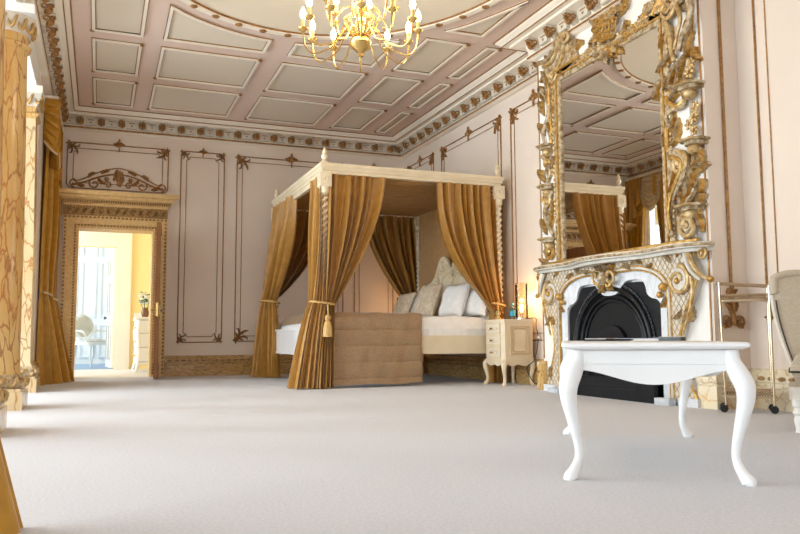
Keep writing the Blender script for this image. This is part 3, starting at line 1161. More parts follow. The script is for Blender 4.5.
def column(y, cxx, round_, label):
    c = thing('marble_column', label, 'column', (cxx, y, 0), group='marble columns of the bay', kind='thing')
    h = .235
    pl = M().box((cxx-h, y-h, 0), (cxx+h, y+h, .13)).box((cxx-h+.015, y-h+.015, .13), (cxx+h-.015, y+h-.015, .15))
    pl.build('plinth', SIENAB, c, smooth=False)
    n = 32 if round_ else 4
    k = not round_
    r = .19 if round_ else .165
    M().lathe([(r+.045, .15), (r+.052, .18), (r+.05, .21), (r+.03, .235), (r+.02, .25)], (cxx, y, 0), n, sq=k).build('base', CARV, c)
    def guilloche(z, rr, amp, per, th, jj=.012):
        pts = []
        n_ = per*8
        for i in range(n_):
            t = i/n_
            w_ = math.sin(2*PI*per*t)
            o_ = rr+jj*math.cos(2*PI*per*t)
            if round_:
                a = 2*PI*t
                pts.append((cxx+o_*math.cos(a), y+o_*math.sin(a), z+amp*w_))
            else:
                u = (t*4) % 1*2-1
                f_ = int(t*4) % 4
                e = u*rr
                px_, py_ = ((o_, e), (-e, o_), (-o_, -e), (e, -o_))[f_]
                pts.append((cxx+px_, y+py_, z+amp*w_))
        return M().tube(pts, th, 6, closed=True)

    guilloche(.195, r+.05, .024, 16, .014).build('base_carving', GOLDP, c)
    M().lathe([(r+.02, .25), (r+.005, .28), (r, .5), (r-.006, 1.3), (r-.035, 2.68)], (cxx, y, 0), n, sq=k).build('shaft', SIENA if round_ else SIENAB, c)
    M().lathe([(r-.035, 2.68), (r-.012, 2.70), (r-.008, 2.72), (r-.03, 2.74), (r-.03, 2.80)], (cxx, y, 0), n, sq=k).build('neck', SIENA, c)
    M().lathe([(r-.03, 2.80), (r-.015, 2.82), (r+.01, 2.90), (r+.018, 2.93)], (cxx, y, 0), n, sq=k).build('capital', FRIEZE, c)
    guilloche(2.865, r+.003, .048, 16, .013, .014).build('capital_carving', mat('capital_gilt', (176, 140, 84), (196, 160, 100), rough=.5, metal=.2) if 'capital_gilt' not in MATS else MATS['capital_gilt'], c)
    M().box((cxx-r-.02, y-r-.02, 2.93), (cxx+r+.02, y+r+.02, 3.0)).build('abacus', WHITE if round_ else CREAM, c, smooth=False)
    return c


column(-2.14, -4.93, False, 'square veined marble pilaster beside the draped window')
column(-4.12, -4.885, True, 'round yellow veined marble column showing most of its shaft')
column(-5.76, -4.865, True, 'near marble column of which only the edge of the base shows')

# ------------------------------------------------------------------ curtains
def sm(t): return t*t*(3-2*t)


def drape(top0, top1, ztop, tie0, tie1, ztie, foot0, foot1, zfoot, n, amp, nrm, p=2.2, p0=None, sag=0., seed=1, q=.75, ph=0.):
    """one gathered curtain: its head from top0 to top1, squeezed at the tie, spreading to the foot"""
    g = random.Random(seed)
    ph2 = [g.uniform(-.5, .5) for _ in range(64)]
    nx, ny = nrm
    T0, T1, C0, C1, F0, F1 = [Vector(v) for v in (top0, top1, tie0, tie1, foot0, foot1)]
    tt = (ztop-ztie)/(ztop-zfoot)
    p0 = p0 or p

    def fn(s, t):
        if t < tt:
            u = t/tt
            A = C0+(T0-C0)*(1-u**p0)
            B = C1+(T1-C1)*(1-u**p)
            am = amp*(.75+.5*sm(min(1, u*2)))*(1-.35*sm(max(0, (u-.6)/.4)))
        else:
            u = ((t-tt)/(1-tt))**q
            A = C0+(F0-C0)*u
            B = C1+(F1-C1)*u
            am = amp*(.65+.7*u)
        k = n*(s+.035*math.sin(2*PI*(s*1.7+ph2[5]))+.02*math.sin(2*PI*(s*3.3+ph2[6])+1.5*t))
        i = int(k) % 60
        w = math.sin(2*PI*k+ph+ph2[i]*.3*math.sin(PI*(k-int(k)))) + .35*math.sin(2*PI*k*.5+ph2[3]*6+3*t) + .22*math.sin(4*PI*k+2*t)
        pt = A+(B-A)*s
        z = ztop+(zfoot-ztop)*t
        if sag:
            bell = math.exp(-((t-tt+.03)/.11)**2)
            z -= sag*bell*math.sin(PI*min(1, s*1.0))**.8
        return (pt.x+nx*am*w, pt.y+ny*am*w, z)
    return M().grid(fn, max(60, int(n*10)), 56)


def cord_ring(c, rx, ry, z, drop, r=.012):
    pts = []
    for k in range(24):
        a = 2*PI*k/24
        pts.append((c[0]+rx*math.cos(a), c[1]+ry*math.sin(a), z+drop*math.cos(a)))
    return M().tube(pts, r, 6, closed=True)


def tassel(c, L=.2):
    m = M().tube([(c[0], c[1], c[2]+.1), (c[0]+.004, c[1], c[2])], .008, 5)
    m.lathe([(.01, 0), (.028, -.015), (.03, -.04), (.018, -.06), (.03, -.075), (.042, -.12), (.05, -L), (.03, -L-.003)], c, 14)
    return m


# window curtains by the corner pilaster
wc = thing('window_curtain', 'gold silk curtain of the draped window on the side next to the doorcase', 'curtain', (-4.7, .18, 0), group='gold window curtains')
drape((-4.755, -.12), (-4.69, .27), 3.05, (-4.75, .12), (-4.69, .26), 1.02, (-4.74, -.05), (-4.50, .22), .0, 5, .03, (.9, -.3), 1.6, q=.85, seed=3).build('panel', DRAPEW, wc)
cord_ring((-4.72, .19), .06, .10, 1.02, -.02, .013).build('tieback', DRAPEB, wc)
wc2 = thing('window_curtain', 'gold silk curtain pooling on the carpet between the pilaster and the doorcase', 'curtain', (-4.7, -.75, 0), group='gold window curtains')
drape((-4.775, -1.22), (-4.69, -.45), 3.05, (-4.775, -1.15), (-4.68, -.78), 1.02, (-4.78, -1.2), (-4.44, -.40), .0, 4, .05, (.8, -.45), 1.8, q=.9, seed=5).build('panel', DRAPEW, wc2)
cord_ring((-4.725, -.96), .06, .2, 1.02, -.02, .013).build('tieback', DRAPEB, wc2)
sv = thing('swag_valance', 'gold swagged valance with beige centre over the draped window', 'valance', (-4.7, -.32, 2.5))


def swag(y0, y1, z0, dep, x0, bulge, n, deepest=.5):
    """cloth hung from two points, falling in curved folds"""
    def fn(s, t):
        y = y0+(y1-y0)*s
        ar = math.sin(PI*s**(math.log(.5)/math.log(deepest)))
        z = z0-(.015+dep*t)*max(0, ar)**.8-.02*t
        f = abs(math.sin(t*n*PI))**.6
        x = x0+bulge*max(0, ar)**.6*(.3+.5*t)+.035*f*max(0, ar)**.5
        return (x, y, z)
    return M().grid(fn, 28, 60)


swag(-1.22, -.28, 3.20, .55, -4.765, .05, 6, .42).build('swag', DRAPEW, sv)
swag(-.36, .31, 3.20, .62, -4.765, .05, 6, .58).build('swag', DRAPEW, sv)
swag(-.68, .06, 3.20, .58, -4.745, .07, 7).build('swag', DRAPEB, sv)


def tail(y0, y1, L0, L1, mat_, nm):
    def fn(s, t):
        L = L0+(L1-L0)*s
        fold = abs(((s*4) % 1)-.5)*2
        return (-4.745+.075*fold+.02*t, y0+(y1-y0)*s, 3.20-L*t)
    return M().grid(fn, 40, 10).build(nm, mat_, sv)


tail(-.42, -1.2, .35, .82, DRAPEW, 'tail')
tail(-.10, .30, .3, 1.1, DRAPEW, 'tail')


def jabot(s_, t):
    fold = abs(math.sin(t*5.5*PI))**.7
    x = -4.79+.15*s_*(1-.12*t)+.012*fold*s_
    return (x, -1.235-.045*fold*math.sin(PI*min(1, s_*.8+.2))-.02*t, 3.2-(.50+.14*s_)*t-.02*math.sin(PI*s_)*fold)


M().grid(jabot, 14, 70).build('tail', DRAPEW, sv)
M().tube([(lambda p: (p[0], p[1]-.005, p[2]))(jabot(k/10, 1)) for k in range(11)], .012, 6).build('braid', DRAPEB, sv)
m = M()
for k in range(9):
    z = 3.14-k*.055
    m.ball((-4.665+.012*math.sin(k), -1.215, z), (.018, .02, .022), 6, 4)
m.build('fringe', CASED, sv)
M().box((XL, -1.24, 3.2), (-4.66, .31, 3.235)).build('pelmet_board', CREAM, sv, smooth=False)
# near curtain beside the camera
nc = thing('window_curtain', 'gold curtain sweeping past the bottom corner of the picture, on the column side', 'curtain', (-4.6, -8.2, 0), group='gold window curtains')
drape((-4.98, -8.55), (-4.72, -7.9), 3.0, (-4.84, -8.35), (-4.56, -8.05), .9, (-4.76, -8.55), (-4.315, -8.14), .0, 5, .02, (.7, -.7), 2, q=1.05, seed=9).build('panel', DRAPEW, nc)
cord_ring((-4.71, -8.2), .15, .17, .9, -.02, .014).build('tieback', DRAPEB, nc)

# ------------------------------------------------------------------ four poster bed
def BX(x): return CX+.98*(x-CX)
def BY(y): return CY+.98*(y-CY)
def BZ(z): return .5+.98*(z-.5) if z >= .3 else z*1.0133
def BP(x, y, z): return (BX(x), BY(y), BZ(z))


bx0, bx1, by0, by1 = BX(-1.985), BX(.085), BY(-2.77), BY(-.44)
bed = thing('four_poster_bed', 'cream four poster bed with twisted posts and carved headboard', 'bed', ((bx0+bx1)/2, (by0+by1)/2, 0))
pz = [BZ(z) for z in (2.09, 2.24)]
post_proto = None
for x in (bx0, bx1):
    for y in (by0, by1):
        m = M()
        m.box((x-.06, y-.06, pz[0]), (x+.06, y+.06, pz[1]))
        m.lathe([(.04, .0), (.05, .03), (.05, .10), (.038, .14), (.052, .17), (.052, .30)], (x, y, 0), 14)
        m.box((x-.052, y-.052, .30), (x+.052, y+.052, .66))
        m.lathe([(.05, .66), (.056, .69), (.04, .72), (.034, .75)], (x, y, 0), 14)
        m.lathe([(.036, pz[0]-.08), (.054, pz[0]-.06), (.05, pz[0]-.03), (.058, pz[0])], (x, y, 0), 14)
        # barley twist shaft
        nz, nk = 220, 14
        vs = []
        fs = []
        for i in range(nz+1):
            z = .75+(pz[0]-.08-.75)*i/nz
            for k in range(nk):
                a = 2*PI*k/nk
                r = .036+.009*math.cos(2*a-z*96)
                vs.append((x+r*math.cos(a), y+r*math.sin(a), z))
        for i in range(nz):
            for k in range(nk):
                fs.append((i*nk+k, i*nk+(k+1) % nk, (i+1)*nk+(k+1) % nk, (i+1)*nk+k))
        m.add(vs, fs)
        po = m.build('post', BEDC, bed)
        r_ = M()
        for dx, dy in ((0, -1), (-1, 0)):
            for k in range(6):
                a = k*PI/3
                if dy:
                    r_.ball((x+.024*math.cos(a), y-.062, (pz[0]+pz[1])/2+.024*math.sin(a)), (.014, .008, .014), 6, 4)
                else:
                    r_.ball((x-.062, y+.024*math.cos(a), (pz[0]+pz[1])/2+.024*math.sin(a)), (.008, .014, .014), 6, 4)
        r_.build('rosette', BEDC, po)
        f0 = BZ(2.345)
        M().lathe([(.035, 0), (.04, .012), (.03, .025), (.018, .04), (.034, .06), (.036, .085), (.02, .105), (.028, .115), (.018, .14), (.004, .17)], (x, y, f0), 14).build('finial', BEDC, bed)
# canopy cornice
cz0, cz1 = BZ(2.235), BZ(2.345)
cp = [(-.035, cz0), (.03, cz0), (.03, cz0+.03), (.04, cz0+.035), (.043, cz0+.065), (.055, cz0+.08), (.058, cz1), (-.035, cz1)]
M().sweep(cp, [(bx0, by0), (bx1, by0), (bx1, by1), (bx0, by1)], [(-1, -1), (1, -1), (1, 1), (-1, 1)], closed=True).build('canopy_cornice', BEDC, bed, smooth=False)
m = M()
m.tube([(bx0-.043, by0-.043, cz0+.05), (bx1+.043, by0-.043, cz0+.05), (bx1+.043, by1+.043, cz0+.05), (bx0-.043, by1+.043, cz0+.05)], .005, 6, closed=True)
m.build('canopy_bead', NIGHT, bed)


def tester(s, t):
    x = bx0+.03+(bx1-bx0-.06)*s
    y = by0+.03+(by1-by0-.06)*t
    return (x, y, cz0+.0+.012*math.sin(t*2*PI*26)+.01*math.sin(s*9))


M().grid(tester, 10, 200).build('tester', DRAPE, bed)
# lower valance band just inside the canopy (pale inner rail)
m = M().box((bx0-.02, by0+.06, cz0-.055), (bx0+.02, by1-.06, cz0)).box((bx1-.02, by0+.06, cz0-.055), (bx1+.02, by1-.06, cz0))
m.build('curtain_rail', BEDC, bed, smooth=False)
# rails
r0, r1 = BZ(.325), BZ(.525)
M().box((bx0+.05, by0-.03, r0), (bx1-.05, by0+.02, r1)).build('side_rail', BEDC, bed, smooth=False)
M().box((bx0+.05, by1-.02, r0), (bx1-.05, by1+.03, r1)).build('side_rail', BEDC, bed, smooth=False)
e0, e1 = BZ(.31), BZ(.59)
fr = M().box((bx0-.025, by0+.05, e0), (bx0+.025, by1-.05, e1)).box((bx0-.04, by0+.05, e1), (bx0+.04, by1-.05, e1+.025)).box((bx0-.035, by0+.05, e0-.0), (bx0+.035, by1-.05, e0+.03))
fr.build('footboard', TWHITE, bed, smooth=False)
M().box((bx0+.025, by0+.02, BZ(.40)), (bx1-.02, by1-.02, BZ(.46))).build('slat_base', WOOD, bed, smooth=False)
# headboard: crested and scrolled
hx = bx1-.09
hyc = (by0+by1)/2
hyh = hyc-.2
hw = .93
half = [(0, 1.36), (.05, 1.40), (.10, 1.48), (.17, 1.54), (.26, 1.55), (.33, 1.50), (.39, 1.40), (.46, 1.30), (.56, 1.23), (.66, 1.20), (.76, 1.17), (.85, 1.08), (.90, .95), (hw, .86)]
hs = spline(half, 4)
outl = [(-w, z) for w, z in hs[::-1]]+[(w, z) for w, z in hs[1:]]+[(hw, .4), (-hw, .4)]


def mhead(w, z, d): return (hx-d, hyh-w, 1.0+(z-1.0)*.90 if z > 1 else z)


hb = M().prism(outl, 0, .04, mhead).build('headboard', BEDC, bed)
m = M()
for s_ in (-1, 1):
    m.tube([mhead(s_*w, z, .045) for w, z in hs], .026, 8)
    for (w, z, r, tu, an) in ((.22, 1.45, .085, 1.4, PI/2), (.42, 1.25, .07, -1.3, PI/2), (.66, 1.12, .07, -1.2, PI/2), (.86, .98, .07, -1.2, PI/2)):
        m.tube([mhead(s_*(w+u), z+v, d) for u, v, d in spiral(0, 0, r, r*.2, an, tu, 20, .05, .07)], [.022-.01*i/20 for i in range(21)], 6)
m.build('scroll_crest', BEDC, hb)
q = M(mhead)
for s_ in (-1, 1):
    for w, z, an, l in ((.2, 1.28, .5, .2), (.08, 1.3, 1.2, .2), (.3, 1.16, -.2, .2), (.5, 1.03, -.1, .18), (.7, .96, -.2, .18)):
        leaf(q, s_*w, z, an if s_ > 0 else PI-an, l, .09, .045, .03)
flower(q, 0, 1.33, .07, .06)
q.build('carved_leaves', BEDC, hb)
fr_in = [(w*.82, .55+(z-.55)*.78) for w, z in outl]
M().tube([mhead(w, max(.5, z), .045) for w, z in fr_in], .014, 6, closed=True).build('panel_bead', BEDC, hb)

# backcloth behind the headboard, a hanging of its own
bc = thing('backcloth', 'pleated bronze cloth hanging behind the carved headboard', 'bed hanging', (bx1-.03, hyc, 0))


def bcl(s, t): return (bx1-.028+.014*math.sin(s*2*PI*34), by0+.09+(by1-by0-.18)*s, cz0-.01+(.45-cz0)*t)


M().grid(bcl, 340, 4).build('cloth', DRAPE, bc)

# duvet
def slab(x0, x1, y0, y1, z0, z1, rr, nx=40, ny=40, puff=.02, seed=1, wr=.006):
    """a padded slab with rounded edges and soft wrinkles"""
    g = random.Random(seed)
    ph = [g.uniform(0, 6.28) for _ in range(12)]
    vs = []
    fs = []

    def P3(u, v, side):
        x = x0+(x1-x0)*u
        y = y0+(y1-y0)*v
        ex = min(u*(x1-x0), (1-u)*(x1-x0))
        ey = min(v*(y1-y0), (1-v)*(y1-y0))
        e = min(1, min(ex, ey)/rr)
        h = math.sqrt(max(0, 1-(1-e)**2))
        zm = (z0+z1)/2
        wv = wr*(math.sin(9*x+5*y+ph[0])+math.sin(13*y-6*x+ph[1])+.6*math.sin(23*x+ph[2]+9*y))
        if side:
            return (x, y, zm+(z1-zm)*h+(puff*math.sin(PI*u)*math.sin(PI*v)+wv)*h)
        return (x, y, zm+(z0-zm)*h)
    m = M()
    m.grid(lambda u, v: P3(u, v, 1), nx, ny)
    m.grid(lambda u, v: P3(u, v, 0), nx, ny)
    return m


dz0, dz1 = BZ(.46), BZ(.735)
solo(slab(bx0+.04, bx1-.10, by0-.028, by1+.0, BZ(.462)+.0, dz1, .07, 50, 50, .025, 3), 'duvet', LINEN, 'plump white duvet spread over the four poster bed', 'duvet', ((bx0+bx1)/2, (by0+by1)/2, BZ(.462)))

# bedspread: over the top and down the near side
sx0, sx1 = bx0+.045, BX(-.90)
syf = by0-.075
top = dz1+.035
prof_ = []
prof_.append((by1+.05, .45))
prof_.append((by1+.045, top-.05))
for t in range(0, 9):
    prof_.append((by1+.03-.06*t/8*1.0, top-.05+.05*math.sin(PI/2*t/8)))
for t in range(1, 20):
    prof_.append((by1-.03+(syf+.08-by1+.03)*t/20, top+.02*math.sin(PI*t/20)))
for t in range(0, 9):
    a = PI/2*t/8
    prof_.append((syf+.08-.08*math.sin(a), top-.08+.08*math.cos(a)))
for t in range(1, 41):
    prof_.append((syf-.02*t/40, top-.08-(top-.08-.03)*t/40))
acc = [0]
for i in range(1, len(prof_)):
    acc.append(acc[-1]+math.hypot(prof_[i][0]-prof_[i-1][0], prof_[i][1]-prof_[i-1][1]))


def spread(s, t):
    i = min(len(prof_)-2, int(t*(len(prof_)-1)))
    f = t*(len(prof_)-1)-i
    y = prof_[i][0]*(1-f)+prof_[i+1][0]*f
    z = prof_[i][1]*(1-f)+prof_[i+1][1]*f
    L = acc[i]*(1-f)+acc[i+1]*f
    x = sx0+(sx1-sx0)*s
    rem = acc[-1]-L
    qd = abs(math.sin(PI*(rem-.06)/.165))**.5*.016-.016
    e = min(s, 1-s)*(sx1-sx0)
    ed = -.02*max(0, 1-e/.05)**2
    wv = .005*math.sin(17*x+9*z)+.004*math.sin(31*x-7*z+2)
    if z < top-.06:
        fl = (top-z)/top
        y += -(qd+ed)*(-1 if y > hyc else 1)*1.0+(wv-.012*fl*math.sin(8*x+1))*(1 if y < hyc else -1)
        z += .006*math.sin(11*x)*fl
    else:
        z += qd+wv*.6
        if s < .08:
            z -= .10*(1-s/.08)**2
    return (x, y, z)


solo(M().grid(spread, 70, 240), 'bedspread', SPREAD, 'quilted bronze bedspread hanging over the near side of the bed', 'bedspread', ((sx0+sx1)/2, hyc, top))


# pillows
def pillow(cx_, cy_, cz_, w, h, th, lean, yaw, material, name, label, cat, group=None, seed=1, deco=False):
    """a plump pillow standing on its edge, leaning back"""
    g = random.Random(seed)
    a1, a2, a3 = [g.uniform(0, 6) for _ in range(3)]
    rot = Matrix.Rotation(yaw, 3, 'Z') @ Matrix.Rotation(lean, 3, 'Y')
    m = M()
    for sgn in (1, -1):
        def fn(u, v, sgn=sgn):
            a, b = u*2-1, v*2-1
            t = (max(0, (1-a**4)*(1-b**4)))**.5
            pin = 1-.10*(1-abs(b)**2)*abs(a)**3-.0
            pin2 = 1-.10*(1-abs(a)**2)*abs(b)**3
            yy = a*w/2*pin
            zz = b*h/2*pin2
            xx = sgn*th/2*t+.008*math.sin(7*a+a1)*math.sin(6*b+a2)*t
            p = rot @ Vector((xx, yy, zz))
            return (cx_+p.x, cy_+p.y, cz_+p.z)
        m.grid(fn, 22, 22)
    zmin = min(v[2] for v in m.v)
    base = (cx_, cy_, zmin)
    o = solo(m, name, material, label, cat, base, group)
    if deco:
        d = M()
        for k in range(4):
            pass
    return o


hz_ = dz1+.012
PW = 'pillows and cushions along the headboard'
pillow(hx-.09, BY(-2.56), hz_+.155, .50, .34, .14, R(16), R(4), LINEN, 'pillow', 'white pillow against the headboard, half behind the draped gold curtain', 'pillow', PW, 1)
pillow(hx-.25, BY(-2.30), hz_+.185, .52, .40, .15, R(18), R(4), LINEN, 'pillow', 'large white pillow propped in front, between the damask cushion and the curtain', 'pillow', PW, 2)
pillow(hx-.36, BY(-1.78), hz_+.205, .50, .45, .14, R(20), R(4), CUSH, 'cushion', 'tall beige damask cushion in the middle of the bed', 'cushion', PW, 3)
pillow(hx-.27, BY(-1.34), hz_+.15, .40, .34, .11, R(20), R(2), CUSHG, 'cushion', 'small grey cushion tucked between the two beige damask cushions', 'cushion', PW, 4)
pillow(hx-.33, BY(-.92), hz_+.175, .54, .38, .14, R(22), R(-2), CUSH, 'cushion', 'beige damask cushion at the far side of the bed', 'cushion', PW, 5)

# bed curtains, gathered to the posts
def bed_curtain(px_, py_, panels, tie, label, tas=None):
    t = thing('bed_curtain', label, 'curtain', (px_, py_, 0), group='curtains of the four poster bed')
    for a in panels:
        drape(**a).build('panel', DRAPE, t)
    cx_, cy_, rx, ry, z = tie
    cord_ring((cx_, cy_), rx, ry, z, -.015).build('tieback', CORDM, t)
    if tas:
        tassel(tas, .22).build('tassel', CORDM, t)
    return t


zt = cz0-.002
X0, X1, Y0, Y1 = bx0, bx1, by0, by1
yo = Y0-.062
xo = X0-.062
bed_curtain(X0, Y0, [
    dict(top0=(X0+.035, yo+.05), top1=(BX(-1.30), yo+.03), ztop=zt, tie0=(X0-.02, yo-.05), tie1=(X0+.09, yo-.03), ztie=BZ(.86), foot0=(X0-.12, yo-.07), foot1=(X0+.08, yo-.05), zfoot=.012, n=7, amp=.042, nrm=(0, -1), p=1.7, seed=11, sag=.04),
    dict(top0=(xo+.05, Y0+.07), top1=(xo+.05, Y0+.50), ztop=zt, tie0=(X0-.14, Y0-.06), tie1=(X0-.13, Y0+.09), ztie=BZ(.86), foot0=(X0-.33, Y0-.10), foot1=(X0-.30, Y0+.14), zfoot=.012, n=4, amp=.036, nrm=(-1, -.2), p=2.1, seed=12),
    dict(top0=(X0-.055, yo+.045), top1=(X0+.03, yo+.04), ztop=zt-.13, tie0=(X0-.15, yo-.04), tie1=(X0-.0, yo-.055), ztie=BZ(.86), foot0=(X0-.335, yo-.06), foot1=(X0-.06, yo-.09), zfoot=.008, n=5, amp=.022, nrm=(-.2, -1), p=2.6, seed=14),
], (X0-.04, yo-.025, .125, .085, BZ(.86)), 'gold curtain tied with a tassel at the near foot post of the bed', (X0-.015, yo-.13, BZ(.74)))
bed_curtain(X0, Y1, [
    dict(top0=(xo+.02, Y1-.10), top1=(xo+.04, BY(-1.55)), ztop=zt, tie0=(X0-.16, Y1+.02), tie1=(X0-.05, Y1-.13), ztie=BZ(.98), foot0=(X0-.26, Y1+.08), foot1=(X0-.02, Y1-.22), zfoot=.012, n=6, amp=.045, nrm=(-1, -.4), p=1.9, p0=2, seed=21),
    dict(top0=(X0+.08, Y1+.05), top1=(X0+.72, Y1+.05), ztop=zt, tie0=(X0-.12, Y1+.08), tie1=(X0-.0, Y1+.09), ztie=BZ(.98), foot0=(X0-.22, Y1+.1), foot1=(X0+.02, Y1+.12), zfoot=.012, n=6, amp=.04, nrm=(0, 1), p=1.9, seed=22),
], (X0-.08, Y1-.02, .12, .17, BZ(.98)), 'gold curtain tied back at the far foot post, beside the white footboard')
bed_curtain(X1, Y1, [
    dict(top0=(X1-.05, Y1+.05), top1=(BX(-.74), Y1+.04), ztop=zt, tie0=(X1+.01, Y1+.07), tie1=(X1-.13, Y1+.06), ztie=BZ(.92), foot0=(X1+.01, Y1+.1), foot1=(X1-.25, Y1+.1), zfoot=.012, n=7, amp=.04, nrm=(0, 1), p=1.7, seed=31),
], (X1-.06, Y1+.06, .10, .07, BZ(.92)), 'shadowed gold curtain swept to the far post beside the headboard')
bed_curtain(X1, Y0, [
    dict(top0=(X1-.045, yo+.045), top1=(BX(-.70), yo+.03), ztop=zt, tie0=(X1-.015, yo-.03), tie1=(X1-.13, yo-.025), ztie=BZ(.87), foot0=(X1+.0, yo-.0), foot1=(X1-.16, yo-.0), zfoot=.012, n=8, amp=.042, nrm=(0, -1), p=2.7, seed=41, sag=.15),
], (X1-.065, yo-.025, .085, .06, BZ(.87)), 'gold curtain swept to the post beside the nightstand', (X1-.1, yo-.085, BZ(.80)))

# ------------------------------------------------------------------ nightstands and what stands on them
def nightstand(cx_, cy_, label):
    """drawers look towards -x; 0.36 deep, 0.42 wide, 0.70 high"""
    t = thing('nightstand', label, 'nightstand', (cx_, cy_, 0), 0, 'nightstands', local=True)
    dx, wy = .175, .205
    ch_ = .05
    oc = [(-dx, -wy+ch_), (-dx+ch_*.4, -wy), (dx, -wy), (dx, wy), (-dx+ch_*.4, wy), (-dx, wy-ch_)]
    put = lambda a, b, d: (a, b, d)
    M().prism(oc, .275, .665, put).build('carcass', NIGHT, t, smooth=False)
    big = [(a*1.08+(-.004), b*1.08) for a, b in oc]
    M().prism(big, .665, .69, put).build('top', NIGHT, t, smooth=False)
    M().prism([(a*1.06, b*1.06) for a, b in oc], .25, .275, put).build('waist_moulding', NIGHT, t, smooth=False)
    for k in range(3):
        z0 = .288+k*.125
        d = M().box((-dx-.014, -wy+ch_+.008, z0), (-dx, wy-ch_-.008, z0+.112)).build('drawer', NIGHT, t, smooth=False)
        m = M()
        mp = lambda a, z, q: (-dx-.014-q, a, z)
        a0, a1 = -wy+ch_+.025, wy-ch_-.025
        m.ring([(a0, z0+.018), (a1, z0+.018), (a1, z0+.094), (a0, z0+.094)], [(a0+.01, z0+.028), (a1-.01, z0+.028), (a1-.01, z0+.084), (a0+.01, z0+.084)], 0, .006, mp)
        for s_ in (-1, 1):
            q = M(mp)
            leaf(q, s_*.035, z0+.056, 0 if s_ > 0 else PI, .07, .03, .003, .006)
            m.add(q.v, q.f)
        m.build('carving', CREAM, d)
        M().lathe([(.006, 0), (.006, -.012), (.013, -.018), (.011, -.028), (.002, -.03)], (-dx-.02, 0, z0+.056), 10, 'x').build('knob', GILTD, d)
    # fielded end panels
    for s_ in (-1, 1):
        mp = lambda a, z, q, s_=s_: (a, s_*(wy+q), z)
        m = M()
        A = [(-.10, .32), (.135, .32), (.135, .62), (-.10, .62)]
        B = [(-.085, .335), (.12, .335), (.12, .605), (-.085, .605)]
        m.ring(A, B, 0, .014, mp)
        C = spline([(-.06, .36), (.018, .352), (.095, .36), (.085, .42), (.092, .47), (.085, .52), (.095, .58), (.018, .59), (-.06, .58), (-.05, .52), (-.057, .47), (-.05, .42)], 4, True)
        m.tube([mp(a, z, .004) for a, z in C], .006, 5, closed=True)
        m.build('end_panel', mat('darker_cream', (206, 180, 140), (216, 192, 154), rough=.5) if 'darker_cream' not in MATS else MATS['darker_cream'], t)  # end panel mouldings in a darker cream than the carcass
    # scalloped aprons
    for s_ in (-1, 1):
        ap = [(-.16, .25), (.16, .25)]+[(.16-.32*k/20, .222+.010*math.cos(k/20*2*PI*2)-.014*math.sin(PI*k/20)) for k in range(21)]
        M().prism(ap, 0, .018, lambda a, z, q, s_=s_: (a, s_*(wy-.018+q), z)).build('apron', NIGHT, t, smooth=False)
    ap = [(-.17, .25), (.17, .25)]+[(.17-.34*k/20, .222+.010*math.cos(k/20*2*PI*2)-.014*math.sin(PI*k/20)) for k in range(21)]
    M().prism(ap, 0, .018, lambda a, z, q: (-dx+q, a, z)).build('apron', NIGHT, t, smooth=False)
    for sx in (-1, 1):
        for sy in (-1, 1):
            x, y = sx*(dx-.012), sy*(wy-.012)
            ux, uy = sx*.7, sy*.7
            M().tube([(x+ux*o_, y+uy*o_, z) for o_, z in ((-.01, .25), (.012, .225), (.016, .19), (.0, .13), (-.012, .08), (-.006, .04), (.014, .015), (.018, .0))], [.03, .034, .028, .02, .016, .017, .024, .022], 8).build('leg', NIGHT, t)
    return t


NSX, NSY = -.075, -3.245
nightstand(NSX, NSY, 'cream nightstand with three drawers between the bed and the fireplace')
nightstand(-.05, BY(-.36)+.42, 'cream nightstand under the glowing lamp at the far side of the bed')


def glass_lamp(x, y, z, label, group='bedside lamps'):
    t = thing('table_lamp', label, 'lamp', (x, y, z), 0, group, local=True)
    M().lathe([(.062, 0), (.066, .004), (.066, .016), (.03, .02)], n=24).build('base', SILVER, t)
    sh = M()
    sh.lathe([(.067, .016), (.067, .395)], n=28)
    sh.f = sh.f[:-2]
    sh.build('glass_shade', AMBER, t)
    M().tube([(0, 0, .02), (0, 0, .075)], [.014, .017], 10).build('bulb_holder', SILVER, t)
    M().lathe([(.01, .075), (.02, .10), (.027, .13), (.02, .155), (.004, .165)], n=12).build('bulb', LAMPB, t)
    l = bpy.data.lights.new('lamp_light', 'POINT')
    l.energy = 5
    l.color = (1, .68, .36)
    l.shadow_soft_size = .03
    lo = bpy.data.objects.new('lamp_light', l)
    COL.objects.link(lo)
    lo.location = (x, y, z+.21)


glass_lamp(.045, -3.33, .69, 'lit amber glass cylinder lamp on the nightstand by the fireplace')
glass_lamp(-.12, BY(-.36)+.30, .69, 'lit amber glass cylinder lamp glowing at the far side of the bed')
bp_ = P(512.5, 320, 2, .69)
bp_ = Vector((CX, CY, 0))+(Vector((bp_.x, bp_.y, 0))-Vector((CX, CY, 0)))*((-3.27-CY)/(bp_.y-CY))
t = thing('water_bottle', 'small water bottle with a blue label in front of the lamp', 'bottle', (bp_.x, -3.27, .69), local=True)
M().lathe([(.026, 0), (.029, .01), (.029, .11), (.022, .135), (.012, .15), (.012, .16)], n=16).build('bottle', BOTTLE, t)
M().lathe([(.0295, .04), (.0295, .095)], n=16).build('label_band', BLUEL, t)
M().lathe([(.014, .158), (.014, .176)], n=12).build('cap', BLUEL, t)
tp = P(502, 320, 1, -3.32)
for dy, lab in ((0, 'clear tumbler on the nightstand edge under the curtain tassel'),):
    t = thing('tumbler', lab, 'glass', (max(tp.x, -.22), -3.22+dy, .69), local=True)
    m = M().lathe([(.001, .004), (.026, .0), (.031, .11), (.029, .11), (.024, .008), (.001, .008)], n=16)
    m.build('glass', GLASS, t)
